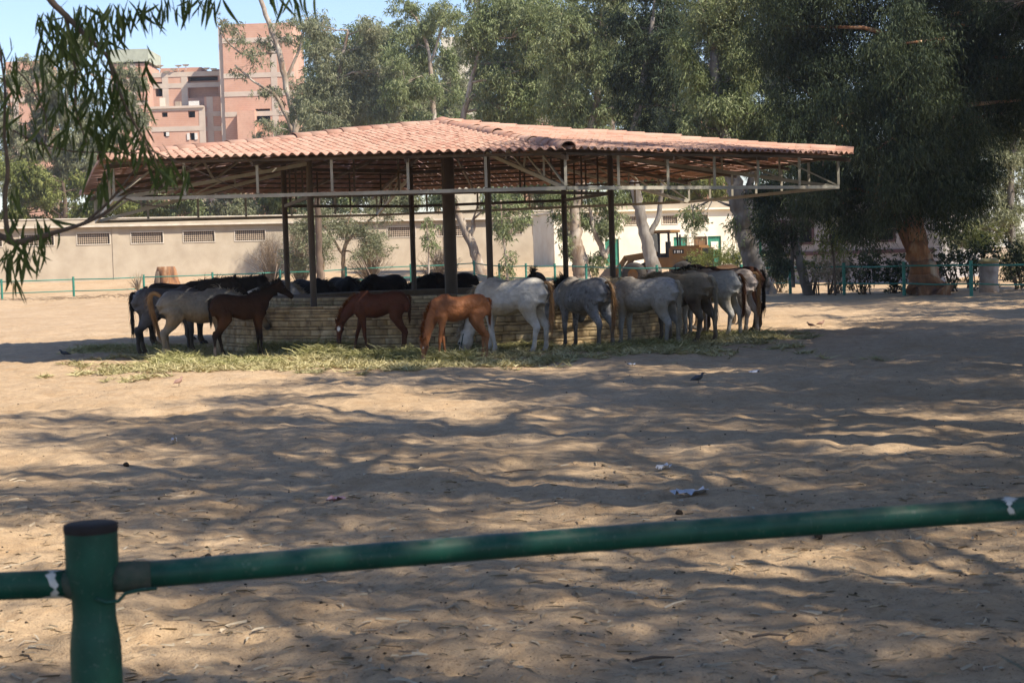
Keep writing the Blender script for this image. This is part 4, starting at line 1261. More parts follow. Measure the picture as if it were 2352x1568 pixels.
# ------------------------------------------------------------------ brick apartment houses far behind
def block(root, w, s0, s1, z0, z1, dep, holes=(), bands=(), cols=(), mat='brick', th=.5, t0=0.0):
    """one volume with openings, concrete floor bands and columns standing 6 cm proud"""
    m = MB(); 
    sub = Wall.__new__(Wall); sub.P0, sub.u, sub.n, sub.L = w.P0 + w.n * t0, w.u, w.n, w.L
    sub.wall(m, s0, s1, z0, z1, list(holes), th)
    sub.box(m, s0, s1, -dep, -th - .8, z0, z1); sub.box(m, s0, s0 + .35, -th - .8, -th, z0, z1); sub.box(m, s1 - .35, s1, -th - .8, -th, z0, z1)
    sub.box(m, s0 + .35, s1 - .35, -th - .8, -th, z1 - .3, z1 - .01); sub.box(m, s0 + .35, s1 - .35, -th - .8, -th, z0, z0 + .3)
    ob = m.build('wall', MAT[mat], root)
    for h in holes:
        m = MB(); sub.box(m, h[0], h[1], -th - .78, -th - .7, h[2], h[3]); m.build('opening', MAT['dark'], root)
    for z in bands:
        m = MB(); sub.box(m, s0 - .03, s1 + .03, .0, .07, z - .32, z + .32); m.build('floor_band', MAT['concrete'], root)
    for c in cols:
        m = MB(); sub.box(m, c - .42, c + .42, .0, .05, z0, z1 - .01); m.build('pillar', MAT['concrete'], root)
    return sub
D1 = 230.0
k1 = D1 / FPX
def far_wall(px0, px1, d): 
    return Wall(((px0 - PW / 2) / FPX * d, d, 0), ((px1 - PW / 2) / FPX * d, d, 0))
def ZZ(px, py, d): return pix(px, py, d)[2]
wb = far_wall(300, 720, D1)
X = lambda px: wb.s_of(px)
Z = lambda py, px=450: ZZ(px, py, D1)
ap = empty('brick_apartment_house', wb.pt(X(450), 0, 0), 'unfinished red brick house with terrace and white shutters above the roof corner', 'building')
wins = [(X(392), X(405), Z(267), Z(256)), (X(452), X(468), Z(270), Z(255)), (X(394), X(408), Z(312), Z(301)), (X(454), X(465), Z(322), Z(305))]
block(ap, wb, X(367), X(487), -1, Z(246), 9, wins, [Z(248), Z(295)], [X(484)])
block(ap, wb, X(487.5), X(541), -1, Z(222), 9, (), [Z(262), Z(296)], [X(500)], t0=-.8)
sb = block(ap, wb, X(363), X(541), Z(250), Z(163), 9, [(X(444), X(514), Z(220), Z(167)), (X(368), X(388), Z(214), Z(180))], [Z(164), Z(190)], [X(392), X(436)], t0=-3.2, th=1.6)
block(ap, wb, X(378), X(475), Z(163), Z(147), 6, t0=-4.0); block(ap, wb, X(498), X(530), Z(163), Z(153), 6, t0=-4.0)
m = MB(); sb.box(m, X(444), X(514), -1.55, -1.3, Z(222), Z(178)); m.build('inner_wall', MAT['brick'], ap)
m = MB(); wb.box(m, X(365), X(489), -3.3, .25, Z(248), Z(244)); m.build('terrace_slab', MAT['concrete'], ap)
for a, b in ((448, 454), (465.5, 472), (400.5, 407.5)):
    m = MB(); wb.box(m, X(a), X(b), .02, .12, Z(321 if a > 420 else 311), Z(306 if a > 420 else 302)); m.build('shutter', MAT['shutter'], ap)
m = MB(); wb.box(m, X(385), X(397), -1.2, -1.0, Z(243), Z(221)); m.build('terrace_door', MAT['offwhite'], ap)
for px in (421, 452, 464):
    m = MB(); wb.box(m, X(px), X(px + 12), -1.6, -.7, Z(243), Z(231)); m.build('rooftop_clutter', MAT['shutter'] if px != 421 else MAT['lattice'], ap)
for px, py in ((382, 146), (396, 160), (412, 155), (424, 147), (441, 146), (489, 155), (505, 157)):       # dishes and tanks on the roof
    m = MB(); c = wb.pt(X(px), -3.2, Z(py)); m.tube([c + np.array([0, 0, -.6]), c], .05, 6); m.lathe([(0, .0), (.32, .08), (.5, .25)], c, 10)
    m.build('satellite_dish', MAT['shutter'], ap, True)
tw = empty('brick_tower_block', wb.pt(X(610), 0, 0), 'tall bare brick block with concrete bands behind the leaning pale trunk', 'building')
twins = [(X(610), X(643), Z(288), Z(257))]
block(tw, wb, X(541), X(700), -1, Z(57, 620), 12, twins, [Z(100), Z(180), Z(222), Z(268)], [X(655)], t0=1.5, th=1.2)
m = MB(); wb.box(m, X(531), X(541) - .01, -10, 1.2, -1, Z(62, 620)); m.build('side_wall', MAT['concrete'], tw)
m = MB(); wb.box(m, X(572), X(612), 1.5, 3.2, -1, Z(262)); m.build('annex', MAT['brick'], tw)
wl = far_wall(20, 420, 250.0)
XL = lambda px: wl.s_of(px); ZL = lambda py, px=200: ZZ(px, py, 250.0)
lf = empty('scaffolded_house', wl.pt(XL(320), 0, 0), 'brick house with green netted top floor behind the hanging leaves', 'building')
block(lf, wl, XL(280), XL(362), -1, ZL(150), 9, [(XL(322), XL(340), ZL(260), ZL(240))], [ZL(190), ZL(240), ZL(290)], [XL(330)])
MAT['net'] = plain('green_net', (.42, .45, .35), .8, scale=1)
m = MB(); wl.box(m, XL(278), XL(367), -9, .3, ZL(146), ZL(117)); m.build('netted_floor', MAT['net'], lf)
for i in range(5):
    m = MB(); wl.box(m, XL(335), XL(368), .2, .4, ZL(175 + i * 27), ZL(173.5 + i * 27)); m.build('scaffold_plank', MAT['concrete'], lf)
l2 = empty('left_brick_house', wl.pt(XL(90), 0, 0), 'pinkish brick house glimpsed behind the leftmost tree', 'building')
block(l2, wl, XL(40), XL(120), -1, ZL(137), 9, (), [ZL(180), ZL(225)], [XL(60)])
wc = far_wall(1000, 1700, 190.0)
XC = lambda px: wc.s_of(px); ZC = lambda py, px=1200: ZZ(px, py, 190.0)
cm = empty('cream_house', wc.pt(XC(1070), 0, 0), 'cream painted house glimpsed between the trees above the roof apex', 'building')
block(cm, wc, XC(1035), XC(1112), -1, ZC(80), 9, [(XC(1050), XC(1058), ZC(170), ZC(150)), (XC(1080), XC(1088), ZC(230), ZC(210))], (), (), 'offwhite')
c2 = empty('half_hidden_brick_house', wc.pt(XC(1260), 0, 0), 'brick house half hidden by the trees above the right roof slope', 'building')
block(c2, wc, XC(1180), XC(1350), -1, ZC(190), 9, [(XC(1300), XC(1315), ZC(250), ZC(232))], [ZC(230), ZC(275)], [XC(1240)])
c3 = empty('pink_brick_house', wc.pt(XC(1560), 0, 0), 'pinkish brick house seen through gaps beside the dark tree', 'building')
block(c3, wc, XC(1500), XC(1680), -1, ZC(215, 1600), 9, [(XC(1540), XC(1555), ZC(290, 1600), ZC(270, 1600))], [ZC(260, 1600)], [XC(1580)])

# ------------------------------------------------------------------ wheel loader
MAT['yellow'] = plain('dusty_yellow_paint', (.23, .115, .03), .75, c2=(.15, .09, .045), scale=1.5)
MAT['black'] = plain('black_plastic', (.015, .015, .016), .6, bmp=.1)
MAT['tyre'] = plain('dusty_tyre', (.05, .044, .038), .9, scale=6)
MAT['bucketsteel'] = plain('worn_bucket_steel', (.17, .135, .11), .6, scale=3)
MAT['glass'] = plain('tinted_glass', (.05, .06, .06), .1, bmp=0, spec=.6)
def loader():
    x, y = 8.2, 91.0
    hd = R_(152)
    root = empty('wheel_loader', (x, y, gz(x, y)), 'yellow wheel loader parked behind the fence by the white stable', 'loader', None, hd); root.scale = (.88, .88, .88)
    def P(mb, name, mat, par=None, sm=False): return mesh_obj(name, mb.mesh(name, None, sm), MAT[mat], par or root)
    m = MB(); m.span((-2.9, -.92, 1.15), (-.8, .92, 2.3)); m.span((-2.7, -.80, 2.3), (-.85, .80, 2.42)); m.span((-2.95, -.5, .75), (-.6, .5, 1.15)); eng = P(m, 'engine_cover', 'yellow')
    m = MB(); m.span((-2.97, -.82, 1.2), (-2.905, .82, 2.25)); gr = P(m, 'grille', 'black')
    m = MB()
    for i in range(9): m.span((-3.0, -.76, 1.26 + i * .105), (-2.972, .76, 1.30 + i * .105))
    P(m, 'grille_slat', 'black', gr)
    for s in (1, -1):
        m = MB(); m.span((-1.75, s * .925 - .004, 1.95), (-1.05, s * .925 + .004, 2.2)); dc = P(m, 'decal', 'black')
        m = MB()
        for k, xx in enumerate((-1.65, -1.5, -1.4, -1.22)): m.span((xx, s * .935 - .004, 2.0), (xx + .07, s * .935 + .004, 2.15))
        P(m, 'decal_figures', 'shutter', dc)
        m = MB(); m.span((-2.6, s * .925 - .004, 1.3), (-1.9, s * .925 + .004, 1.75)); P(m, 'side_vent', 'black')
    m = MB(); m.span((-.8, -.72, 1.1), (.65, .72, 1.75)); m.span((.65, -.45, .8), (2.0, .45, 1.35)); P(m, 'frame', 'yellow')
    cab = MB()
    for sx, sy in ((-.75, -.7), (-.75, .7), (.6, -.7), (.6, .7)): cab.beam((sx, sy, 1.7), (sx * .94, sy * .95, 3.25), .09, .09, (1, 0, 0))
    for sy in (-.7, .7): cab.beam((-.1, sy, 1.7), (-.1, sy * .95, 3.25), .06, .06, (1, 0, 0))
    cab.box((-.1, 0, 3.23), (1.3, 1.36, .05)); P(cab, 'cab_frame', 'black')
    m = MB(); m.span((-.85, -.78, 3.25), (.72, .78, 3.40)); P(m, 'cab_roof', 'yellow')
    m = MB(); m.span((.55, -.62, 2.1), (.57, .62, 3.2)); P(m, 'windscreen', 'glass')
    m = MB(); m.span((-.4, -.25, 1.75), (.1, .25, 2.0)); m.span((-.45, -.25, 2.0), (-.3, .25, 2.7)); P(m, 'seat', 'black')
    m = MB(); m.tube([(-1.3, .35, 2.4), (-1.3, .35, 3.1)], .06, 8); P(m, 'exhaust', 'black')
    for wx in (-1.75, 1.45):
        for s in (1, -1):
            m = MB(); th = np.linspace(0, 2 * math.pi, 29)
            m.lathe([(.36, -.26), (.62, -.28), (.74, -.20), (.76, 0), (.74, .20), (.62, .28), (.36, .26)], (0, 0, 0), 28)
            V = m.v[0][:, [0, 2, 1]] + np.array([wx, s * 1.03, .75]); m.v[0] = V
            wo = P(m, 'wheel', 'tyre', None, True)
            m = MB(); m.lathe([(0, .1), (.2, .12), (.36, .22), (.38, -.2), (0, -.2)], (0, 0, 0), 20); m.v[0] = m.v[0][:, [0, 2, 1]] * np.array([1, s, 1]) + np.array([wx, s * 1.03, .75])
            P(m, 'rim', 'yellow', wo)
    for s in (1, -1):
        m = MB(); m.beam((.7, s * .55, 1.95), (2.3, s * .55, 1.75), .14, .34); m.beam((2.2, s * .55, 1.8), (3.0, s * .55, .75), .14, .3); P(m, 'lift_arm', 'yellow')
    m = MB()
    prof = [(3.0, 1.35), (2.95, .9), (3.05, .45), (3.35, .25), (4.15, .22)]
    for (a, b), (c, d) in zip(prof[:-1], prof[1:]): m.beam((a, 0, b), (c, 0, d), 2.6, .06, (0, 0, 1) if abs(c - a) > .2 else (1, 0, 0))
    for s in (1, -1):
        m.add([(3.0, s * 1.3, 1.35), (2.95, s * 1.3, .9), (3.05, s * 1.3, .45), (3.35, s * 1.3, .25), (4.15, s * 1.3, .22), (3.3, s * 1.3, 1.1)] + [(3.0, s * 1.26, 1.35), (2.95, s * 1.26, .9), (3.05, s * 1.26, .45), (3.35, s * 1.26, .25), (4.15, s * 1.26, .22), (3.3, s * 1.26, 1.1)], [(0, 1, 2, 3, 4, 5), (11, 10, 9, 8, 7, 6), (5, 4, 10, 11), (0, 5, 11, 6)])
    P(m, 'bucket', 'bucketsteel')
loader()

HAZE = 0.00032
# ------------------------------------------------------------------ trees
def leaves(pos, L, Wd, droop, seed, spread=1.0, per=10, size=.5):
    """hanging sprays: pos (n,3) spray origins -> leaf quads (4 verts each)"""
    g = np.random.default_rng(seed)
    n = len(pos)
    sd = unit(g.normal(0, 1, (n, 3)) * np.array([1, 1, .5]) + np.array([0, 0, -droop * .9]))
    p = np.repeat(pos, per, 0) + np.repeat(sd, per, 0) * (g.random(n * per) * size)[:, None] + g.normal(0, size * .16, (n * per, 3))
    d = unit(np.repeat(sd, per, 0) * .5 + g.normal(0, .55 * spread, (n * per, 3)) + np.array([0, 0, -droop]))
    ln = L * (.6 + .8 * g.random(n * per))[:, None]; wd = Wd * (.6 + .8 * g.random(n * per))[:, None]
    s = unit(np.cross(d, g.normal(0, 1, (n * per, 3))))
    V = np.stack([p + s * wd / 2, p - s * wd / 2, p + d * ln], 1).reshape(-1, 3)
    F = np.arange(len(p) * 3).reshape(-1, 3)
    return V, F

def blob_points(c, r, n, g, clump=.34, ncl=None):
    ncl = ncl or max(6, int(n / 45))
    d = unit(g.normal(0, 1, (ncl, 3))); rad = (.35 + .65 * g.random(ncl) ** .6)[:, None]
    cc = c + d * rad * r
    k = g.integers(0, ncl, n)
    p = cc[k] + g.normal(0, 1, (n, 3)) * np.asarray(r) * clump * .5
    return p, cc

NTRI = [0]
def tree(name, label, d, stems, blobs, leaf='leaf_grey', barkm='bark_pale', L=.27, Wd=.05, dens=1.0, seed=0, droop=.75, group=None, cat='tree', base=None, per=10, limbs=True, size=.55, twig=.02, world=None, depthf=.9, clump=.38):
    """stems: lists of (px, py, width px) from the ground up; blobs: (px, py, rx, ry[, depth offset]) in picture units at distance d"""
    g = np.random.default_rng(seed + 100)
    k = d / FPX
    st3 = []
    for s in stems:
        st3.append((np.array([pix(a[0], a[1], d + (a[3] if len(a) > 3 else 0)) for a in s]), np.array([a[2] * k / 2 for a in s])))
    b0 = st3[0][0][0].copy(); zg = gz(b0[0], b0[1])
    if base is not False:
        P, r = st3[0]
        if P[0][2] > zg - .1:
            P = np.concatenate([[[P[0][0], P[0][1], zg - .25]], P]); r = np.concatenate([[r[0] * 1.2], r]); st3[0] = (P, r)
    root = empty(name, (b0[0], b0[1], zg), label, cat, group)
    m = MB(); allp, allr = [], []
    for P, r in st3:
        n = max(8, len(P) * 5); t = np.linspace(0, 1, len(P)); tt = np.linspace(0, 1, n)
        Q = np.stack([np.interp(tt, t, P[:, a]) for a in range(3)], 1); q = np.interp(tt, t, r)
        for _ in range(3): Q[1:-1] = (Q[:-2] + 2 * Q[1:-1] + Q[2:]) / 4
        Q[1:-1] += g.normal(0, 1, (n - 2, 3)) * (q[1:-1, None] * .12)
        m.tube(Q, q, 12, True, wob=.07, seed=seed)
        allp.append(Q); allr.append(q)
    allp = np.concatenate(allp); allr = np.concatenate(allr)
    sp = []
    for b in blobs:
        px, py, rx, ry = b[:4]; off = b[4] if len(b) > 4 else g.normal(0, .35) * rx * k
        c = pix(px, py, d + off); r = np.array([rx * k, (rx + ry) / 2 * k * depthf, ry * k])
        area = math.pi * r[0] * r[2]
        n = max(12, int(10 * area * 46 * dens * (.05 / Wd) * (.27 / L) / per))
        p, cc = blob_points(c, r, n, g, clump)
        sp.append(p)
        if limbs:
            dd = np.linalg.norm(allp - c, axis=1) + (allp[:, 2] > c[2]) * 3.0
            j = int(np.argmin(dd)); a = allp[j]
            mid = (a + c) / 2 + g.normal(0, .12, 3) * np.linalg.norm(c - a) + np.array([0, 0, .08 * np.linalg.norm(c - a)])
            rr = max(.025, min(allr[j] * .6, .035 * np.linalg.norm(c - a)))
            m.tube([a, (a + mid) / 2 + g.normal(0, .05, 3), mid, c], [rr, rr * .8, rr * .6, rr * .3], 7, True)
            for q in cc[:(0 if name.startswith('big') else 14)]:
                s_ = c if g.random() < .5 else mid
                m.tube([s_, (s_ + q) / 2 + g.normal(0, .15, 3), q], [rr * .35 + .006, rr * .22 + .004, .006], 4, False)
    m.build('trunk', MAT[barkm], root, True)
    if sp:
        V, F = leaves(np.concatenate(sp), L * 1.1, Wd * 1.6, droop, seed, 1.0, per, size)
        V -= np.array(root.location)
        NTRI[0] += len(F)
        mesh_obj('crown', quads_mesh('crown', V, F), MAT[leaf], root, 'stuff')
    return root

RB = 'eucalyptus trees behind the shelter'
tree('eucalyptus_tree', 'half bare eucalyptus with tall leaning pale trunk before the brick tower', 142,
     [[(684, 345, 17), (676, 270, 15), (655, 190, 14), (640, 110, 13), (612, 40, 11), (590, -30, 9)], [(690, 345, 12), (655, 260, 10), (632, 215, 8), (585, 190, 5), (540, 150, 4)], [(655, 190, 8), (690, 110, 6), (705, 40, 4)], [(640, 120, 6), (560, 130, 4), (520, 95, 4), (500, 60, 3)]],
     [(520, 45, 32, 26), (545, 75, 30, 30), (600, 110, 46, 36), (650, 90, 40, 38), (565, 150, 30, 26), (700, 60, 40, 40), (625, 205, 42, 34), (690, 190, 30, 40), (620, 300, 45, 26), (590, 315, 30, 20)], 'leaf_pale', 'bark_pale', .30, .055, .27, 1, group=RB)
tree('eucalyptus_tree', 'rounded grey-green eucalyptus right of the half bare one', 136,
     [[(765, 330, 15), (770, 230, 12), (785, 140, 10), (800, 70, 6)]],
     [(740, 60, 46, 40), (765, 110, 58, 50), (825, 110, 55, 55), (735, 180, 48, 60), (800, 190, 66, 56), (870, 170, 46, 66), (760, 260, 72, 44), (845, 260, 70, 48), (700, 260, 40, 44), (890, 230, 40, 50), (850, 70, 34, 30)], 'leaf_pale', 'bark_pale', .28, .052, .70, 2, group=RB)
tree('eucalyptus_tree', 'tall thin-topped eucalyptus behind the roof apex', 132,
     [[(1000, 320, 13), (992, 200, 11), (985, 110, 8), (955, 40, 5)], [(988, 150, 6), (1010, 80, 4), (1030, 30, 3)]],
     [(925, 25, 42, 32), (970, 45, 40, 40), (1010, 30, 40, 40), (940, 110, 44, 46), (1000, 130, 40, 50), (930, 190, 55, 50), (985, 225, 55, 50), (960, 285, 75, 38), (1030, 270, 40, 45), (1035, 190, 22, 40)], 'leaf_grey', 'bark_pale', .28, .052, .65, 3, group=RB)
tree('eucalyptus_tree', 'eucalyptus with pale leaning trunk right of the thick centre post', 109,
     [[(1112, 645, 26), (1100, 610, 24), (1078, 550, 20), (1045, 475, 17), (1030, 420, 15), (1050, 330, 14), (1080, 200, 12), (1110, 90, 9)], [(1078, 545, 12), (1088, 520, 10), (1086, 505, 9)]],
     [(1085, 40, 60, 60), (1150, 70, 76, 70), (1220, 60, 70, 70), (1120, 140, 40, 50), (1185, 165, 66, 58), (1250, 140, 60, 66), (1170, 245, 66, 44), (1235, 225, 58, 50), (1140, 300, 60, 26), (1110, 225, 30, 40), (1100, -60, 90, 60), (1010, 455, 40, 26), (1130, 455, 44, 34), (1180, 470, 40, 30)], 'leaf_grey', 'bark_pale', .25, .048, .95, 4, group=RB)
tree('eucalyptus_tree', 'thick eucalyptus with white and tan peeling trunk behind the right posts', 101,
     [[(1342, 650, 44), (1336, 620, 40), (1322, 560, 33), (1318, 500, 27), (1330, 440, 24), (1350, 340, 22), (1380, 200, 18), (1390, 60, 12)], [(1322, 545, 22), (1300, 480, 20), (1290, 420, 16), (1295, 330, 12)], [(1375, 610, 14), (1390, 590, 15), (1378, 560, 13), (1360, 520, 9), (1355, 470, 7)], [(1388, 592, 12), (1405, 560, 10), (1418, 500, 7)]],
     [(1310, 60, 70, 70), (1380, 50, 70, 70), (1330, 150, 70, 66), (1400, 150, 60, 66), (1300, 240, 50, 50), (1370, 250, 66, 48), (1430, 240, 50, 50), (1330, 300, 66, 26), (1370, -70, 110, 60), (1290, 465, 34, 34), (1350, 480, 36, 44), (1385, 520, 32, 40), (1300, 540, 16, 46), (1415, 470, 30, 36), (1372, 600, 24, 26)], 'leaf_grey', 'bark_pale', .23, .045, .95, 5, group=RB)
tree('eucalyptus_tree', 'forked smooth grey eucalyptus before the wheel loader', 86,
     [[(1506, 640, 34), (1498, 600, 31), (1482, 540, 27), (1468, 480, 25), (1455, 420, 22), (1450, 330, 20), (1480, 180, 16), (1500, 40, 10)], [(1486, 545, 14), (1512, 505, 12), (1518, 450, 10), (1530, 360, 8)]],
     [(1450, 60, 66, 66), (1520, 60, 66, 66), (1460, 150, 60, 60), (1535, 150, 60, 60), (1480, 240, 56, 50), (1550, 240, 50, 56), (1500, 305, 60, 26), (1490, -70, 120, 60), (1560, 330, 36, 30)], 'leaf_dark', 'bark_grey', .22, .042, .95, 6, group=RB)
tree('eucalyptus_tree', 'large leaning grey trunk eucalyptus with silvery hanging foliage', 73,
     [[(1752, 668, 52), (1738, 630, 46), (1716, 570, 40), (1702, 500, 38), (1688, 430, 36), (1670, 350, 32), (1650, 250, 26), (1640, 120, 20)], [(1700, 500, 22), (1722, 430, 18), (1740, 350, 14)]],
     [(1620, 100, 70, 70), (1690, 90, 70, 70), (1640, 180, 66, 60), (1710, 170, 60, 66), (1680, 250, 66, 60), (1735, 260, 56, 66), (1640, 300, 44, 40), (1700, 330, 60, 40), (1660, -50, 130, 80), (1760, 340, 50, 40), (1595, 200, 40, 60), (1590, 290, 30, 36), (1700, 520, 14, 40), (1730, 500, 24, 34), (1590, 480, 20, 30)], 'leaf_grey', 'bark_grey', .20, .036, .95, 7, group=RB)
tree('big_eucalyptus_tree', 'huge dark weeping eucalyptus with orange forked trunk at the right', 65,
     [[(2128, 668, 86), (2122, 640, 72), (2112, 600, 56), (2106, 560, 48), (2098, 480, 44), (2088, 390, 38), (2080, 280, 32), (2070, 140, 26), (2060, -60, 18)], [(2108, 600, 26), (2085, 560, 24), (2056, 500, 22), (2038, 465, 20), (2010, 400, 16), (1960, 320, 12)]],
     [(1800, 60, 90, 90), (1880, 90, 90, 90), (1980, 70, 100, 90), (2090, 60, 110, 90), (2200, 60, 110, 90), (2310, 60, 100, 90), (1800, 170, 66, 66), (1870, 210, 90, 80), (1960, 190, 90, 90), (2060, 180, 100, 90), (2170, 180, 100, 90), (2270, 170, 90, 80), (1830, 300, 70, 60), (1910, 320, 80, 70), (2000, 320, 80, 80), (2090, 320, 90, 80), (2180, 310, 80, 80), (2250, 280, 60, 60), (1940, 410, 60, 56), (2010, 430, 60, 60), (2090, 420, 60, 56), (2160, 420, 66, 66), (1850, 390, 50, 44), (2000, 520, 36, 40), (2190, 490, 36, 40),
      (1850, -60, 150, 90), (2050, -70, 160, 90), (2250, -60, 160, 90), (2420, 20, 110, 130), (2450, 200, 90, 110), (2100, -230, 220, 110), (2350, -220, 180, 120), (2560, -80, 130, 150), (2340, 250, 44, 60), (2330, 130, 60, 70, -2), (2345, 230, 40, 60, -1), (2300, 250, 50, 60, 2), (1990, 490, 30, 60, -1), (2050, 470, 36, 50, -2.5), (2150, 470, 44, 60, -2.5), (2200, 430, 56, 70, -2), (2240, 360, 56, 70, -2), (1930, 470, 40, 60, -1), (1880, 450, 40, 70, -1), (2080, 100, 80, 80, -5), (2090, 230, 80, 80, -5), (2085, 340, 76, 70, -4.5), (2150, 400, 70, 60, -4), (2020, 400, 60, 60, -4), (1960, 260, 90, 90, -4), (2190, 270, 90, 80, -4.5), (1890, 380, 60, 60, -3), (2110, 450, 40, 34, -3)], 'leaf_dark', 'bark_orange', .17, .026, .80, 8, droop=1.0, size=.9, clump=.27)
tree('eucalyptus_tree', 'sunlit pale eucalyptus at the right edge behind the big dark tree', 84,
     [[(2330, 640, 22), (2325, 560, 20), (2318, 450, 18), (2330, 300, 14)]],
     [(2300, 370, 36, 40), (2345, 260, 40, 50), (2350, 170, 30, 40), (2340, 600, 40, 40), (2290, 300, 36, 40), (2340, 330, 40, 46), (2310, 450, 44, 50), (2270, 520, 50, 46), (2330, 520, 46, 46), (2240, 470, 40, 40), (2210, 540, 44, 34), (2350, 430, 40, 50)], 'leaf_pale', 'bark_grey', .21, .04, .8, 9)
tree('eucalyptus_tree', 'slim leaning eucalyptus behind the right fence posts', 70,
     [[(1856, 672, 24), (1838, 610, 20), (1826, 560, 18), (1818, 480, 15), (1812, 400, 12)], [(1822, 660, 9), (1818, 560, 8), (1822, 470, 6)]],
     [(1770, 480, 40, 50), (1800, 440, 44, 40), (1780, 550, 30, 46), (1815, 520, 26, 44), (1850, 450, 40, 40), (1760, 430, 40, 40), (1790, 600, 22, 34)], 'leaf_dark', 'bark_grey', .18, .034, .8, 10)
tree('young_tree', 'young tree with bright green drooping leaves before the grey house', 68,
     [[(1918, 650, 5), (1915, 590, 5), (1905, 530, 4), (1900, 470, 3)]],
     [(1925, 480, 24, 30), (1905, 520, 22, 24), (1918, 556, 24, 20), (1890, 560, 14, 22), (1935, 450, 22, 26)], 'leaf_yel', 'bark_brown', .17, .036, .75, 11)
for i, (x0, lab, lf) in enumerate(((815, 'far hazy eucalyptus behind the left roof slope', 'leaf_grey'), (930, 'far eucalyptus filling the gap behind the roof apex', 'leaf_pale'), (1190, 'far eucalyptus behind the right roof slope', 'leaf_grey'), (1400, 'far eucalyptus behind the thick peeling trunk', 'leaf_grey'), (1580, 'far eucalyptus behind the silvery tree', 'leaf_dark'), (1790, 'far dark eucalyptus behind the right roof corner', 'leaf_dark'), (2230, 'far eucalyptus behind the huge dark tree', 'leaf_grey'))):
    up_ = 0 if x0 > 1000 else 70
    tree('eucalyptus_tree', lab, 158 + 3 * i, [[(x0, 420, 14), (x0 + 8, 250, 11), (x0 + 4, 60 + up_, 6)]],
         [(x0 - 60, 60 + up_, 70, 70), (x0 + 50, 40 + up_, 76, 70), (x0, 140 + up_, 90, 70), (x0 - 80, 170 + up_, 66, 66), (x0 + 90, 160 + up_, 70, 66), (x0 - 40, 240, 90, 60), (x0 + 60, 250, 90, 60), (x0 - 90, 310, 80, 40), (x0 + 80, 320, 90, 40), (x0, 380, 100, 46)] + ([(x0 - 30, -50, 90, 60)] if x0 > 1000 else []), lf, 'bark_pale', .32, .07, .95, 60 + i, group=RB, limbs=x0 != 2230)
# left part
tree('eucalyptus_tree', 'hazy eucalyptus behind the hanging branch at the upper left', 150,
     [[(128, 500, 14), (140, 380, 12), (150, 250, 10), (160, 150, 6)], [(140, 390, 7), (90, 300, 6), (60, 220, 4)]],
     [(75, 150, 40, 26), (30, 200, 50, 40), (20, 280, 50, 50), (100, 300, 56, 50), (200, 380, 60, 50), (130, 170, 50, 46), (180, 130, 46, 46), (90, 240, 46, 46), (170, 240, 60, 50), (60, 330, 56, 50), (150, 330, 66, 50), (230, 310, 50, 56), (270, 190, 50, 50), (300, 270, 44, 46), (250, 400, 70, 50), (120, 420, 80, 46), (40, 420, 46, 56)], 'leaf_pale', 'bark_pale', .30, .058, .95, 13)
tree('leafy_tree', 'yellow-green leafy tree behind the beige stable at far left', 134,
     [[(150, 520, 12), (150, 470, 10), (145, 420, 7)]],
     [(60, 450, 60, 46), (130, 430, 60, 46), (190, 440, 50, 40), (100, 400, 50, 34), (20, 400, 40, 60), (180, 480, 66, 24), (60, 490, 70, 22)], 'leaf_yel', 'bark_brown', .26, .07, .95, 14)
for i, (px, py, lab, lf) in enumerate(((270, 448, 'green tree rising above the stable roof under the left roof corner', 'leaf_yel'), (390, 455, 'grey-green tree above the stable roof left of the posts', 'leaf_grey'), (500, 450, 'pale tree above the stable roof below the front chord', 'leaf_pale'), (610, 446, 'yellow-green tree above the stable roof beside the first post', 'leaf_yel'))):
    tree('background_tree', lab, 134 + i, [[(px, 560, 11), (px + 4, 490, 9), (px + 8, 440, 5)]],
         [(px - 40, py + 24, 48, 26), (px + 20, py + 22, 50, 28), (px, py - 20, 56, 40), (px + 40, py - 10, 46, 36), (px + 66, py + 26, 40, 24), (px + 10, py - 70, 50, 36)], lf, 'bark_brown', .27, .062, .9, 20 + i, group='trees above the stable roof')
for i, (px, py, lab, lf) in enumerate(((760, 440, 'olive tree above the roofline between the first two posts', 'leaf_grey'), (900, 440, 'dusty tree above the stable left of the thick post', 'leaf_pale'), (1240, 440, 'dark green tree above the stable seen between the right posts', 'leaf_grey'), (1480, 430, 'leafy tree top behind the white stable left half', 'leaf_yel'), (1600, 425, 'sunny yellow-green tree top behind the white stable', 'leaf_yel'))):
    tree('background_tree', lab, 131 + i, [[(px, 560, 12), (px + 4, 490, 10), (px + 8, 430, 6)]],
         [(px - 44, py + 20, 50, 30), (px + 20, py + 20, 54, 32), (px, py - 20, 60, 40), (px + 50, py - 10, 50, 40), (px - 50, py - 40, 50, 44), (px + 10, py - 70, 60, 40)], lf, 'bark_brown', .27, .062, .9, 30 + i, group='trees above the stable roof')
# acacia, dry scrub, sapling, bushes
tree('acacia_tree', 'thin dusty acacia with bare branches before the beige stable', 104,
     [[(790, 640, 12), (788, 600, 10), (792, 560, 8), (830, 520, 5), (870, 490, 3)], [(790, 590, 7), (760, 540, 5), (730, 500, 3)], [(792, 570, 6), (800, 510, 4), (810, 470, 3)], [(740, 640, 7), (745, 580, 5), (700, 530, 3)]],
     [(720, 530, 54, 44), (780, 500, 60, 40), (840, 520, 54, 44), (880, 490, 36, 30), (760, 570, 70, 40), (850, 570, 50, 36), (700, 580, 44, 40)], 'leaf_pale', 'twig', .15, .035, .42, 40, size=.5, droop=.2)
tree('brown_trunk_tree', 'straight brown trunk standing behind the second post', 100,
     [[(737, 650, 20), (734, 600, 16), (732, 540, 15), (730, 470, 14), (726, 390, 11)]], [(720, 400, 50, 40), (750, 380, 40, 36)], 'leaf_grey', 'bark_brown', .25, .05, .8, 41)
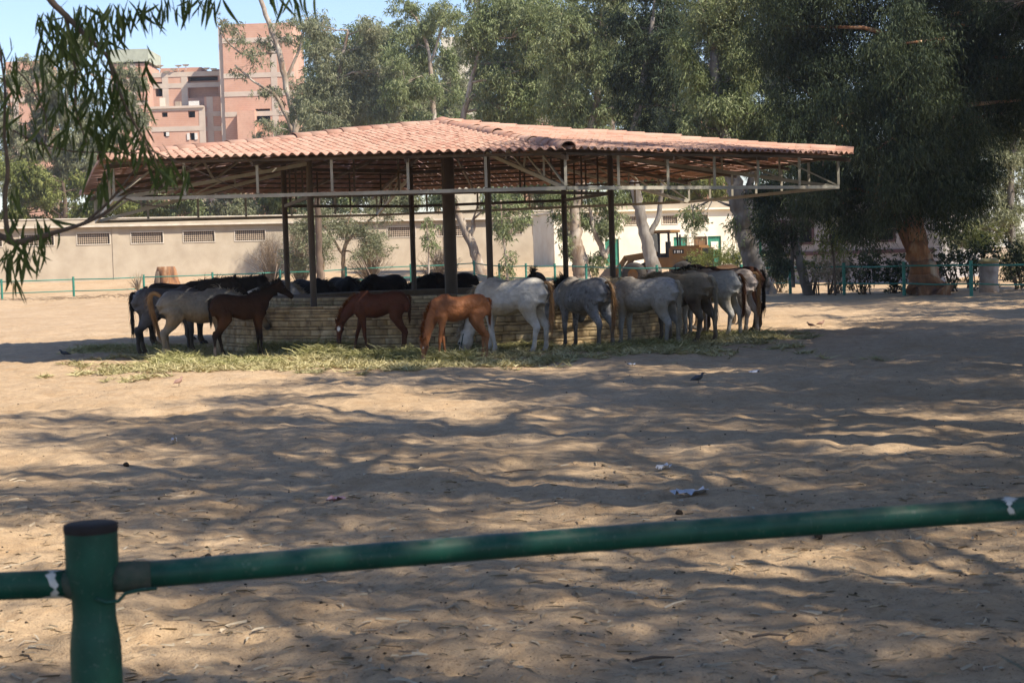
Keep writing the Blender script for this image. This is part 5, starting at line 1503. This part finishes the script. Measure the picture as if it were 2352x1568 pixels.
def scrub(label, px, py, rx, ry, d, seed, mat='twig', n=170):
    """bare branching bush"""
    g = np.random.default_rng(seed); k = d / FPX
    b = pix(px, py, d); b[2] = gz(b[0], b[1])
    root = empty('dry_bush', b, label, 'bush', 'dry bushes before the stable')
    m = MB()
    for i in range(n):
        az = g.random() * 6.28; el = .35 + 1.1 * g.random()
        r = np.array([math.cos(az) * math.cos(el) * rx, math.sin(az) * math.cos(el) * rx, math.sin(el) * ry * 1.6]) * k
        p0 = b + g.normal(0, .12, 3) * np.array([1, 1, 0]) + r * (.15 if i % 2 else 0); p1 = b + r * (.55 + .2 * g.random()) + g.normal(0, .08, 3); p2 = b + r * (.9 + .2 * g.random()) + g.normal(0, .22, 3)
        m.tube([p0, p1, p2], [.018, .011, .004], 3, False)
        for _ in range(3):
            q = p1 + (p2 - p1) * g.random(); m.tube([q, q + g.normal(0, .28, 3) + np.array([0, 0, .12])], [.007, .003], 3, False)
    m.build('branches', MAT[mat], root, kind='stuff')
    return root
scrub('grey-brown bare bush against the stable wall left of the first post', 625, 642, 62, 66, 107, 1)
scrub('tall bare bush right behind the first post', 690, 640, 50, 84, 106, 2)
scrub('low reddish heap of dry brush left of the leaning pale trunk', 1010, 640, 60, 44, 106, 3)
scrub('thin bare bush between the second post and the acacia', 850, 640, 60, 60, 106, 4)
tree('sapling', 'slender sapling with hanging leaves between the centre posts', 100,
     [[(1166, 640, 6), (1163, 600, 6), (1158, 555, 5), (1152, 510, 4), (1150, 460, 4)]],
     [(1170, 500, 34, 22), (1145, 520, 20, 26), (1165, 535, 14, 16), (1172, 590, 16, 14), (1165, 622, 22, 18), (1195, 490, 18, 20)], 'leaf_grey', 'bark_pale', .24, .05, .6, 44)
tree('branch_shrub', 'small dark shrub of drooping leaves left of the thick centre post', 100, [[(985, 640, 4), (985, 560, 4), (978, 500, 3)]], [(985, 510, 22, 16), (978, 545, 12, 16), (990, 560, 8, 12)], 'leaf_grey', 'bark_pale', .24, .05, .45, 45)
def bush(label, px, py, rx, ry, d, seed, leaf, L=.15, Wd=.07, dens=1.0, name='bush', droop=.0, group='bushes along the far fence'):
    g = np.random.default_rng(seed + 500); k = d / FPX
    c = pix(px, py, d); zg = gz(c[0], c[1])
    root = empty(name, (c[0], c[1], zg), label, 'bush', group)
    m = MB()
    for i in range(9):
        e = c + unit(g.normal(0, 1, 3)) * np.array([rx, rx * .7, ry]) * k * .6
        m.tube([(c[0] + g.normal(0, .1), c[1] + g.normal(0, .1), zg - .1), ((c + e) / 2 + g.normal(0, .1, 3)) * np.array([1, 1, 0]) + np.array([0, 0, (zg + e[2]) / 2]), e], [.03, .02, .008], 5)
    m.build('stems', MAT['bark_brown'], root)
    r = np.array([rx * k, rx * k * .8, ry * k])
    n = int(math.pi * r[0] * r[2] * 130 * dens * (.045 / Wd) * (.12 / L))
    p, _ = blob_points(c, r, n, g, .62, 26)
    p[:, 2] = np.maximum(p[:, 2], zg + .05)
    V, F = leaves(p, L, Wd, droop, seed, 1.3, 10, .22); V -= np.array(root.location)
    NTRI[0] += len(F)
    mesh_obj('foliage', quads_mesh('foliage', V, F), MAT[leaf], root, 'stuff')
bush('bright green rounded bush right of the wheel loader', 1645, 590, 46, 24, 84, 1, 'leaf_yel', .14, .035, 1.2)
bush('smaller green bush beside the large grey leaning trunk', 1610, 596, 26, 16, 85, 2, 'leaf_yel', .14, .035)
bush('second green bush touching the grey leaning trunk', 1690, 592, 34, 18, 80, 3, 'leaf_yel', .14, .035)
bush('airy grey-green bush in front of the white stable', 1595, 545, 26, 30, 100, 4, 'leaf_pale', .16, .04, .35)
bush('yellow-green low bush below the grey house', 1870, 610, 34, 26, 70, 5, 'leaf_yel')
bush('dry brownish hedge left of the big orange trunk', 1905, 625, 44, 32, 69, 6, 'leaf_dry', .10, .03, .8)
bush('dark low hedge under the big tree, left part', 1985, 620, 52, 40, 69, 7, 'leaf_dark')
bush('dark low hedge against the orange trunk', 2050, 622, 44, 38, 69, 8, 'leaf_dark')
bush('dark hedge right of the orange trunk', 2190, 610, 44, 44, 68, 9, 'leaf_dark')
bush('dark hedge behind the white stump', 2265, 605, 50, 46, 70, 10, 'leaf_dark')
bush('dark hedge at the right edge of the picture', 2335, 605, 46, 50, 68, 11, 'leaf_dark')
bush('green shrub with small leaves right of the orange trunk', 2225, 545, 60, 40, 74, 12, 'leaf_yel', .12, .04, .8)
bush('dark green bush behind the slim leaning trunk', 1790, 610, 44, 40, 76, 13, 'leaf_dark')
bush('tan dry bush between two fence posts', 1925, 600, 30, 36, 71, 14, 'leaf_dry', .10, .03, .6)
bush('dark shrub under the leaning grey trunk', 1735, 600, 30, 36, 79, 15, 'leaf_dark')

# lamp pole, stump, palm stub, pillar, leaning sticks, pale parked things
MAT['polegreen'] = plain('lamp_pole_green', (.02, .16, .10), .5, scale=2)
p = pix(1748, 640, 77); p[2] = gz(p[0], p[1])
lp_ = empty('lamp_post', p, 'slim green lamp post behind the right fence', 'lamp post')
m = MB(); m.tube([p + np.array([0, 0, -.1]), p + np.array([0, 0, 1.0])], [.09, .085], 12); m.tube([p + np.array([0, 0, 1.0]), p + np.array([0, 0, 1.08]), p + np.array([0, 0, 1.16])], [.12, .13, .07], 12); m.tube([p + np.array([0, 0, 1.1]), p + np.array([0, 0, 6.2])], [.065, .05], 12)
m.build('pole', MAT['polegreen'], lp_, True)
m = MB(); m.tube([p + np.array([0, 0, 6.2]), p + np.array([0, 0, 6.3]), p + np.array([0, 0, 6.6]), p + np.array([0, 0, 6.7])], [.1, .2, .2, .05], 12); m.build('lantern', MAT['shutter'], lp_, True)
p = pix(386, 658, 103); p[2] = gz(p[0], p[1])
sr = empty('tree_stump', p, 'broad sawn tree stump with peeling orange wood before the stable wall', 'stump')
m = MB(); m.tube([p + np.array([.12, 0, -.2]), p + np.array([.08, 0, .3]), p + np.array([.0, 0, .8]), p + np.array([-.08, 0, 1.35]), p + np.array([-.08, 0, 1.62])], [.85, .72, .62, .58, .52], 22, True, wob=.10, seed=3); m.build('trunk', MAT['bark_orange'], sr, True)
m = MB(); m.tube([p + np.array([-.45, -.3, -.1]), p + np.array([-.5, -.32, .7]), p + np.array([-.46, -.28, 1.35])], [.28, .24, .16], 10, True, wob=.2, seed=9); m.tube([p + np.array([.55, -.3, -.1]), p + np.array([.5, -.3, .3])], [.34, .15], 10, True, wob=.2, seed=4); m.build('loose_bark', MAT['bark_brown'], sr, True)
p = pix(2272, 655, 67); p[2] = gz(p[0], p[1])
pr = empty('whitewashed_stump', p, 'thick whitewashed stump with sawn tan top behind the right fence', 'stump')
MAT['limewash'] = plain('limewashed_bark', (.42, .40, .38), .9, c2=(.24, .21, .19), scale=3, bmp=.5, bscale=10)
m = MB(); m.tube([p + np.array([0, 0, -.2]), p + np.array([-.01, 0, .5]), p + np.array([.02, 0, 1.0]), p + np.array([.0, 0, 1.12])], [.40, .36, .37, .38], 18, True, wob=.05, seed=3); m.build('trunk', MAT['limewash'], pr, True)
m = MB(); m.tube([p + np.array([0, 0, 1.11]), p + np.array([0, 0, 1.22]), p + np.array([0, 0, 1.3])], [.40, .40, .28], 18, True, wob=.03, seed=3); m.build('sawn_top', MAT['straw'], pr, True)
p = pix(318, 668, 99); p[2] = gz(p[0], p[1])
pm = empty('palm_stub', p, 'dry palm stub with spiky upright fronds behind the leftmost horse', 'palm')
m = MB(); m.tube([p + np.array([0, 0, -.1]), p + np.array([0, 0, .35])], [.3, .22], 10, True, wob=.15, seed=2); m.build('trunk', MAT['bark_brown'], pm, True)
g = np.random.default_rng(5)
for i in range(26):
    az = g.random() * 6.28; el = .55 + .95 * g.random() ** .6; l_ = .8 + .6 * g.random()
    d_ = np.array([math.cos(az) * math.cos(el), math.sin(az) * math.cos(el), math.sin(el)])
    a = p + np.array([0, 0, .3]); m = MB()
    m.tube([a, a + d_ * l_ * .5, a + d_ * l_ + np.array([0, 0, -.25 * math.cos(el)])], [.03, .03, .006], 4, True)
    m.build('frond', MAT['leaf_dry'], pm)
for lab, (ax, ay), (bx, by), d in (('dark stick leaning on the fence left of the first post', (622, 665), (637, 606), 97), ('thin pole leaning across the fence between the posts', (865, 660), (828, 590), 99)):
    A, B = pix(ax, ay, d), pix(bx, by, d + .5); A[2] = gz(A[0], A[1])
    m = MB(); m.tube([A, (A + B) / 2 + np.array([.03, 0, .02]), B], .035, 7)
    tag(m.build('leaning_stick', MAT['bark_brown'], None, True), lab, 'stick')
# brush and twigs lying on the sand strip by the fence
g = np.random.default_rng(77); m = MB()
for i in range(900):
    t = g.random(); q = fc + (np.array([-46, -12.5])) * t + np.array([0, -1.2 + g.normal(0, 1.6)])
    z = gz(*q) + .06; az = g.random() * 6.28; l_ = .3 + .9 * g.random()
    m.tube([(q[0], q[1], z), (q[0] + l_ * .5 * math.cos(az), q[1] + l_ * .5 * math.sin(az), z + .12 * g.random()), (q[0] + l_ * math.cos(az + .3), q[1] + l_ * math.sin(az + .3), z + .15 * g.random())], [.014, .012, .005], 3, False)
tag(m.build('fallen_twigs', MAT['twig']), 'dry twigs scattered under the far fence', kind='stuff')

# ------------------------------------------------------------------ shade trees beside and behind the viewer
SHG = 'shade trees beside the paddock'
def shade_proto(seed, R, zc, hz, dens, nb=18, cl=.17, ncl=20):
    g = np.random.default_rng(seed)
    root = empty('shade_tree', (0, 0, 0), 'tall eucalyptus out of view beside the paddock, shading its sand', 'tree', SHG)
    m = MB(); H = zc
    m.tube([(0, 0, -.2), (.1, .05, H * .35), (-.1, .1, H * .7), (0, 0, H + hz * .3)], [.38, .3, .22, .1], 12, True)
    sp = []
    for i in range(nb):
        d = unit(g.normal(0, 1, 3)); c = np.array([0, 0, zc]) + d * np.array([R, R, hz]) * (.45 + .45 * g.random())
        r = np.array([1, 1, .8]) * R * (.26 + .14 * g.random())
        p, cc = blob_points(c, r, int(240 * dens), g, cl, ncl); sp.append(p)
        m.tube([(0, 0, H * .55 + g.random() * H * .3), (c + np.array([0, 0, H * .8])) / 2, c], [.12, .07, .03], 6)
        for q in cc: m.tube([c, q], [.025, .008], 4, False)
    m.build('trunk', MAT['bark_grey'], root, True)
    V, F = leaves(np.concatenate(sp), .20, .036, .7, seed, 1.0, 9, .5)
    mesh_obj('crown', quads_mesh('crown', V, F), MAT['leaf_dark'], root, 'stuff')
    return root
protos = [shade_proto(201, 4.2, 10.5, 3.0, 1.0), shade_proto(202, 4.8, 12.0, 3.2, .9), shade_proto(203, 4.6, 10.5, 3.0, .62, 11, .145, 22)]
SHADE = [  # x, y, scale, prototype, turn
    (9.5, 4.5, 1.0, 2, 0.3), (12.5, 9.5, 1.05, 2, 1.3), (7.0, -1.5, .95, 1, 2.2), (15.5, 15.0, 1.1, 2, 4.0), (16.5, 21.0, 1.0, 1, .9), (13.5, 1.5, 1.1, 2, 5.1),
    (18.5, 27.0, 1.05, 0, 2.9), (20.5, 12.0, 1.1, 1, 3.5), (3.5, -5.0, 1.0, 0, 1.9), (22.5, 33.0, 1.0, 1, 5.5), (24.5, 20.0, 1.1, 0, .2), (26.5, 38.0, 1.1, 0, 1.2), (25.0, 45.0, 1.0, 1, 2.1), (29.0, 29.0, 1.1, 1, 2.6), (30.0, 52.0, 1.1, 0, 3.0), (28.5, 58.0, 1.1, 1, .5), (34.0, 47.0, 1.1, 0, 4.4), (21.6, 61.0, 1.1, 0, 2.0), (24.5, 57.0, 1.15, 1, 1.0), (27.5, 66.0, 1.2, 0, 4.0), (23.5, 52.5, 1.1, 1, 3.0),
    (10.2, 14.5, .95, 2, 2.7), (12.2, 22.5, 1.0, 2, 3.9), (13.6, 29.5, 1.0, 0, .7), (17.0, 33.5, 1.0, 0, 3.3), (21.0, 40.0, 1.0, 0, 5.0), (10.5, -3.5, 1.1, 1, .4), (17.0, 6.5, 1.1, 0, 1.1), (19.5, 17.5, 1.1, 1, 2.0),
    (11.5, 18.5, .95, 0, 1.4), (14.5, 25.5, 1.0, 2, 5.2), (10.2, 27.6, 1.0, 1, 4.4), (12.0, 26.6, 1.0, 0, 1.9), (16.0, 30.5, 1.0, 1, 2.4), (5.8, 15.0, 1.0, 2, 1.0), (4.7, 10.8, .95, 2, 2.2), (7.6, 21.0, 1.0, 2, 3.4), (6.2, 2.0, .9, 2, .8), (8.3, 8.8, 1.0, 2, .3), (19.5, 23.5, 1.1, 1, 1.7), (23.5, 27.5, 1.1, 0, 2.3),
    (-6.5, 2.0, 1.0, 1, 1.0), (-7.6, 9.5, 1.05, 0, 2.0), (-9.4, 16.0, 1.1, 1, 3.0), (-12.0, 23.0, 1.1, 0, 4.0), (-5.5, -4.5, 1.1, 1, 2.6), (-13.5, 8.0, 1.1, 1, 4.6)]  # left rows: out of view, added to block skylight over the foreground
used = set()
for x, y, s, k, a in SHADE:
    t = protos[k] if k not in used else copy_tree(protos[k]); used.add(k)
    t.location = (x, y, 0); t.rotation_euler = (0, 0, a); t.scale = (s, s, s)

# ------------------------------------------------------------------ eucalyptus branches hanging in from the upper left
DN = 6.6
nb = empty('overhanging_eucalyptus', (-3.6, 5.6, 0), 'eucalyptus beside the viewer with leafy twigs hanging in at the upper left', 'tree')
m = MB(); m.tube([(-3.6, 5.6, -.2), (-3.7, 5.6, 1.5), (-3.5, 5.7, 3.4), (-3.2, 5.9, 5.2), (-2.9, 6.2, 7.5)], [.30, .24, .2, .15, .07], 14, True); m.build('trunk', MAT['bark_grey'], nb, True)
B = lambda px, py, d=DN: pix(px, py, d)
trk = np.array([-3.5, 5.7, 3.2])
branches = [
    ([trk + np.array([.2, .1, 1.2]), B(20, -160), B(85, -60), B(113, 0), B(150, 35), B(175, 60), B(213, 98), B(247, 128), B(275, 190)], [.05, .028, .016, .013, .012, .0105, .009, .007, .004]),
    ([trk, np.array([-2.6, 6.0, 2.6]), B(-160, 500), B(-40, 530), B(8, 545), B(28, 558), B(62, 553), B(120, 536), B(190, 515), B(240, 492), B(283, 455), B(300, 440), B(420, 432)], [.05, .035, .022, .017, .013, .0125, .0115, .009, .0075, .0065, .005, .0035, .002]),
    ([B(190, 515), B(245, 470), B(292, 415), B(322, 370)], [.006, .005, .004, .002]),
    ([B(28, 558), B(14, 520), B(10, 450), B(20, 395), B(8, 300), B(14, 200), B(-4, 100)], [.011, .010, .010, .009, .006, .005, .004]),
    ([B(283, 455), B(330, 470), B(400, 478)], [.004, .003, .002]),
    ([B(150, 35), B(165, 110), B(176, 180), B(170, 250), B(200, 330)], [.007, .006, .005, .004, .002]),
    ([B(247, 128), B(262, 180), B(290, 250), B(318, 300), B(345, 345), B(370, 400)], [.007, .007, .006, .005, .004, .002]),
    ([trk + np.array([.4, .3, 2.0]), B(120, -180), B(270, -90), B(360, -40), B(440, -25), B(520, -30), B(640, -35), B(720, -30)], [.04, .02, .012, .010, .008, .006, .005, .003]),
    ([B(30, 300), B(90, 330), B(170, 350), B(260, 350), B(330, 352)], [.003, .0035, .003, .0025, .002]),
    ([B(345, 345), B(400, 370), B(470, 400), B(560, 440)], [.003, .0025, .002, .0012]),
    ([B(20, 150), B(60, 180), B(110, 270), B(100, 350)], [.003, .003, .0025, .002]),
]
for P, r in branches:
    P = np.array(P); t = np.linspace(0, 1, len(P)); tt = np.linspace(0, 1, len(P) * 4)
    Q = np.stack([np.interp(tt, t, P[:, a]) for a in range(3)], 1)
    for _ in range(2): Q[1:-1] = (Q[:-2] + 2 * Q[1:-1] + Q[2:]) / 4
    m = MB(); m.tube(Q, np.interp(tt, t, r), 8, True, wob=.08, seed=1); m.build('branch', MAT['bark_brown'], nb, True)
def leaf_mesh(bend, seed):
    """narrow curved leaf, base at the origin, hanging along -Z, 1 unit long"""
    n = 7; t = np.linspace(0, 1, n); w_ = np.sin(np.pi * np.clip(t * .94 + .05, 0, 1)) ** .8 * .056; w_[0] = .006; w_[-1] = .002
    x = bend * t ** 2; z = -t; y = .05 * np.sin(t * 3)
    V = np.concatenate([np.stack([x - w_, y - .018 * w_ / .056, z], 1), np.stack([x, y, z], 1), np.stack([x + w_, y - .018 * w_ / .056, z], 1)]); F = []
    for i in range(n - 1):
        F.append((i, n + i, n + i + 1, i + 1)); F.append((n + i, 2 * n + i, 2 * n + i + 1, n + i + 1))
    me = quads_mesh('leaf', V, np.array(F), True); me.materials.append(MAT['leaf_near']); return me
leaf_me = [leaf_mesh(b, i) for i, b in enumerate((-.22, -.1, .05, .16, .28))]
g = np.random.default_rng(99)
clusters = [  # px, py, spread x, spread y, leaves
    (110, 30, 30, 26, 16), (150, 60, 36, 36, 30), (120, 95, 26, 26, 16), (205, 40, 36, 30, 26), (250, 30, 30, 28, 20), (200, 110, 30, 30, 22), (250, 80, 26, 26, 12),
    (300, 12, 32, 12, 16), (360, 4, 34, 12, 12), (430, -8, 34, 10, 12), (490, -5, 20, 10, 9), (640, -14, 20, 8, 6), (690, -12, 22, 8, 8),
    (150, 160, 36, 30, 20), (200, 180, 34, 34, 22), (250, 170, 24, 34, 18), (130, 230, 30, 30, 12), (180, 250, 34, 30, 18), (240, 240, 30, 36, 22), (290, 220, 24, 34, 14), (330, 130, 18, 20, 6), (320, 200, 14, 20, 5),
    (250, 300, 34, 30, 24), (300, 290, 24, 30, 18), (215, 320, 24, 26, 10), (330, 320, 20, 24, 10), (350, 370, 20, 16, 8), (390, 385, 24, 14, 12), (425, 395, 10, 12, 4), (250, 390, 24, 14, 8), (232, 420, 16, 10, 7), (300, 340, 26, 20, 10),
    (30, 190, 24, 40, 12), (20, 260, 20, 30, 8), (55, 260, 20, 20, 6), (100, 190, 16, 20, 4), (85, 310, 20, 16, 6), (15, 120, 14, 30, 6), (150, 310, 24, 16, 7), (60, 350, 20, 20, 4),
    (20, 480, 16, 20, 5), (70, 500, 30, 20, 8), (110, 520, 26, 14, 7), (28, 565, 22, 14, 12), (55, 570, 26, 12, 10), (85, 545, 24, 10, 6), (12, 600, 14, 16, 5), (32, 430, 14, 14, 3), (35, 640, 8, 10, 3)]
allL = []
for px, py, sx, sy, n in clusters:
    for _ in range(int(n * 1.4)):
        d = DN + g.normal(0, .16)
        q = pix(px + g.normal(0, sx * .75), py + g.normal(0, sy * .75), d)
        ln = .102 * (.6 + .7 * g.random())
        tilt = g.normal(0, .38); sw = g.random() * 6.28
        Mx = (Matrix.Rotation(tilt, 3, 'Y') @ Matrix.Rotation(g.normal(0, .35), 3, 'X') @ Matrix.Rotation(sw if g.random() < .5 else g.normal(0, .5), 3, 'Z'))
        allL.append((q, np.array(Mx) * ln, int(g.integers(0, 5))))
off = np.array([-3.6, 5.6, 0])
JV, JF, nn = [], [], 0
arr = []
for me in leaf_me:
    v = np.empty(len(me.vertices) * 3, np.float32); me.vertices.foreach_get('co', v)
    f = np.array([list(p.vertices) for p in me.polygons]); arr.append((v.reshape(-1, 3), f))
sel = g.permutation(len(allL))
for cnt, i in enumerate(sel):
    q, Mx, k = allL[i]
    if cnt < 300:
        o = mesh_obj('leaf', leaf_me[k], None, nb); o.matrix_local = mat4(Mx, q - off)
    else:
        JV.append(arr[k][0] @ Mx.T + q - off); JF.append(arr[k][1] + nn); nn += len(arr[k][0])
# high crown of the same tree, above the frame
gg = np.random.default_rng(5); sp = []
for i in range(9):
    c = np.array([-4.4 + gg.normal(0, 1.4), 5.2 + gg.normal(0, 1.5), 7.6 + gg.normal(0, .8)]); p, _ = blob_points(c, np.array([1.5, 1.5, 1.1]), 160, gg, .4, 6); sp.append(p)
V, F = leaves(np.concatenate(sp), .15, .022, .8, 6, 1.0, 9, .4)
if nn: mesh_obj('leaves', quads_mesh('leaves', np.concatenate(JV), np.concatenate(JF), True), MAT['leaf_near'], nb, 'stuff')
mesh_obj('crown', quads_mesh('crown', V - off, F), MAT['leaf_near'], nb, 'stuff')
MAT['blade'] = plain('green_blade', (.03, .06, .025), .5, bmp=0)
a = pix(2290, 1500, 3.3); b = pix(2420, 1585, 3.0)
m = MB(); m.tube([a, (a + b) / 2 + np.array([0, 0, .004]), b, b + np.array([.15, -.1, -.3]), np.array([b[0] + .25, b[1] - .1, -.02])], [.0015, .004, .006, .007, .006], 6, rb=[.001, .0015, .002, .002, .002])
tag(m.build('grass_stem', MAT['blade'], None, True), 'blurred green stem poking in at the lower right corner', 'plant')

# ------------------------------------------------------------------ pigeons, litter, dung, fallen leaves
MAT['pigeon'] = plain('grey_feathers', (.075, .08, .09), .6, scale=12, obj=True)
MAT['dove'] = plain('pinkish_brown_feathers', (.30, .185, .145), .7, scale=12, obj=True)
MAT['bill'] = plain('bill', (.05, .04, .04), .5)
def bird(name, label, px, py, rz, mat, s=1.0):
    p = ground(px, py); p[2] = gz(p[0], p[1]) + .0
    root = empty(name, p, label, 'bird', None, R_(rz)); root.scale = (s, s, s)
    m = MB()
    C = [(-.21, 0, .075), (-.17, 0, .085), (-.10, 0, .105), (-.04, 0, .12), (.03, 0, .135), (.075, 0, .155), (.095, 0, .19), (.105, 0, .215), (.125, 0, .228), (.145, 0, .222), (.155, 0, .218)]
    m.tube(C, [.022, .026, .042, .058, .060, .045, .028, .026, .027, .018, .006], 14, True, rb=[.008, .012, .035, .052, .056, .046, .03, .027, .027, .018, .006], lat=(0, 1, 0))
    mesh_obj('body', m.mesh('body', None, True), MAT[mat], root)
    for sd in (1, -1):
        m = MB(); m.tube([(.05, sd * .048, .145), (-.03, sd * .062, .135), (-.12, sd * .045, .105), (-.18, sd * .015, .095)], [.012, .016, .012, .004], 8, True, rb=[.03, .045, .03, .008], lat=(0, 1, 0)); mesh_obj('wing', m.mesh('wing', None, True), MAT[mat], root)
        m = MB(); m.tube([(.0, sd * .022, .08), (.005, sd * .022, .0), (.035, sd * .022, -.004)], .005, 6); mesh_obj('leg', m.mesh('leg'), MAT['bill'], root)
    m = MB(); m.tube([(.15, 0, .22), (.185, 0, .212)], [.007, .002], 6); mesh_obj('bill', m.mesh('bill'), MAT['bill'], root)
bird('pigeon', 'dark grey pigeon standing alone on the shaded sand at right', 1604, 880, 20, 'pigeon', .62)
bird('dove', 'pinkish brown dove on the sunlit straw at left', 411, 886, 60, 'dove', .60)
bird('pigeon', 'dark pigeon pecking in the roof shadow at far left', 148, 820, 200, 'pigeon', .70)
bird('dove', 'brown dove in the sunny patch right of the horses', 1862, 753, 170, 'dove', .6)
bird('dove', 'second brown dove, just right of the other one past the horses', 1886, 749, 10, 'dove', .6)
MAT['paper'] = plain('white_paper', (.62, .64, .68), .8, bmp=0)
MAT['wrapper'] = plain('pink_white_wrapper', (.60, .50, .52), .5, c2=(.35, .08, .10), scale=14, bmp=0)
def scrap(name, label, px, py, sz, mat, seed, rz=0.0, h=.02):
    g = np.random.default_rng(seed); p = ground(px, py); p[2] = gz(p[0], p[1]) + float(churn(np.array([p[0]]), np.array([p[1]]))[0])
    n = 6; gx, gy = np.meshgrid(np.linspace(-1, 1, n), np.linspace(-1, 1, n))
    V = np.stack([gx * sz[0] / 2 + g.normal(0, .06 * sz[0], gx.shape), gy * sz[1] / 2 + g.normal(0, .06 * sz[1], gx.shape), .015 + h * g.random(gx.shape)], 2).reshape(-1, 3)
    i = np.arange(n - 1)[:, None] * n + np.arange(n - 1)[None]
    F = np.stack([i, i + 1, i + n + 1, i + n], 2).reshape(-1, 4)
    o = mesh_obj(name, quads_mesh(name, V, F), MAT[mat]); o.location = Vector(p); o.rotation_euler = (0, 0, rz); tag(o, label, 'litter')
scrap('paper_sheet', 'crumpled white paper sheet lying on the sand above the rail', 1586, 1128, (.24, .16), 'paper', 1, .2, .05)
scrap('candy_wrapper', 'small pink and white wrapper on the sand near the middle', 771, 1139, (.14, .10), 'wrapper', 2, .5, .04)
scrap('paper_scrap', 'pale paper scrap on the shaded sand right of the pigeon', 1733, 850, (.16, .14), 'paper', 3, .1, .05)
scrap('plastic_scrap', 'thin pale plastic scrap on the sand at right of centre', 1525, 1073, (.17, .07), 'paper', 4, .9, .05)
scrap('paper_scrap', 'narrow white scrap on the sunlit sand at left', 400, 1013, (.06, .12), 'paper', 5, .2, .06)
scrap('paper_scrap', 'tiny pale scrap on the trampled hay below the grey horses', 1450, 842, (.12, .08), 'paper', 6, .2, .04)
MAT['dung'] = plain('dung', (.045, .032, .02), .9, scale=40)
def lump(label, px, py, r, seed):
    g = np.random.default_rng(seed); p = ground(px, py); p[2] = gz(p[0], p[1]) + float(churn(np.array([p[0]]), np.array([p[1]]))[0])
    m = MB(); m.lathe([(0, -.6), (.6, -.55), (.95, -.1), (.9, .3), (.55, .7), (0, .85)], (0, 0, 0), 9); m.v[0] *= r * (1 + g.normal(0, .07, (len(m.v[0]), 1)))
    o = mesh_obj('dung_lump', m.mesh('dung_lump', None, True), MAT['dung']); o.location = Vector(p + np.array([0, 0, r * .35])); tag(o, label, 'dung', 'dung lumps on the sand')
lump('dark round dung lump on the sand just above the rail near the post', 478, 1268, .022, 1)
lump('dung lump on the sand at the right, under the long shadow', 2230, 1590, .03, 2)
lump('dung lump on the sunny ripple left of centre', 290, 1073, .03, 3)
lump('dung lump near the white paper sheet', 1560, 1175, .03, 4)
lump('dung lump on the dark sand right of the wrapper', 1880, 1235, .03, 5)
n = 5200; g = np.random.default_rng(55)
yy = 4.2 + 11 * g.random(n) ** 1.7; xx = (g.random(n) * 2 - 1) * (.33 * yy + .3)
pp = np.stack([xx, yy, terrain(xx, yy) + churn(xx, yy) + .006], 1)
V, F = strands(n, pp, .095, .013, .22, 56, .05)
tag(mesh_obj('fallen_leaves', quads_mesh('fallen_leaves', V, F), MAT['leaf_dry']), 'dry fallen eucalyptus leaves on the sand', kind='stuff')
n = 5500; yy = 4.2 + 30 * g.random(n) ** 1.9; xx = (g.random(n) * 2 - 1) * (.33 * yy + .3)
zz = terrain(xx, yy) + churn(xx, yy)
r = .003 + .011 * g.random(n) ** 4
o6 = np.array([[1, 0, 0], [0, 1, 0], [-1, 0, 0], [0, -1, 0], [0, 0, .8], [0, 0, -.5]], float)
V = (np.stack([xx, yy, zz], 1)[:, None] + o6[None] * r[:, None, None] * (1 + g.normal(0, .2, (n, 6, 1)))).reshape(-1, 3)
F = (np.arange(n)[:, None, None] * 6 + np.array([[0, 1, 4], [1, 2, 4], [2, 3, 4], [3, 0, 4], [1, 0, 5], [2, 1, 5], [3, 2, 5], [0, 3, 5]])[None]).reshape(-1, 3)
tag(mesh_obj('crumbs', quads_mesh('crumbs', V, F), MAT['dung']), 'crumbs of earth and dung on the sand', kind='stuff')
for lab, px, py, L_, rz in (('bent grey stick lying on the sand below the rail', 2540 * .7 - 10, 2075 * .7, .17, .05), ('thin dark twig on the sunlit sand at lower centre', 1195, 1080, .3, .4), ('long dry twig on the sand near the bottom edge', 1500, 1520, .2, .3)):
    p = ground(px, py); p[2] = gz(p[0], p[1]) + float(churn(np.array([p[0]]), np.array([p[1]]))[0]) + .012
    m = MB(); m.tube([(-L_ / 2, 0, 0), (0, .01, .008), (L_ / 2, -.01, .002)], [.006, .007, .004], 7, True, wob=.15)
    o = mesh_obj('stick', m.mesh('stick', None, True), MAT['bark_brown']); o.location = Vector(p); o.rotation_euler = (0, 0, rz); tag(o, lab, 'stick')
# ------------------------------------------------------------------ dusty air
hz = MB(); hz.span((-2800, -80, -2.0), (2800, 960, 48))
hm = bpy.data.materials.new('dusty_air'); hm.use_nodes = True
hn_ = hm.node_tree.nodes; hn_.clear()
ho = hn_.new('ShaderNodeOutputMaterial'); hv = hn_.new('ShaderNodeVolumePrincipled')
hv.inputs['Color'].default_value = (.93, .95, 1, 1); hv.inputs['Density'].default_value = HAZE; hv.inputs['Anisotropy'].default_value = .35
hm.node_tree.links.new(hv.outputs[0], ho.inputs['Volume'])
tag(hz.build('haze', hm), 'thin dusty haze over the paddock', kind='stuff')
print('leaf tris', NTRI[0], 'objects', len(bpy.data.objects))
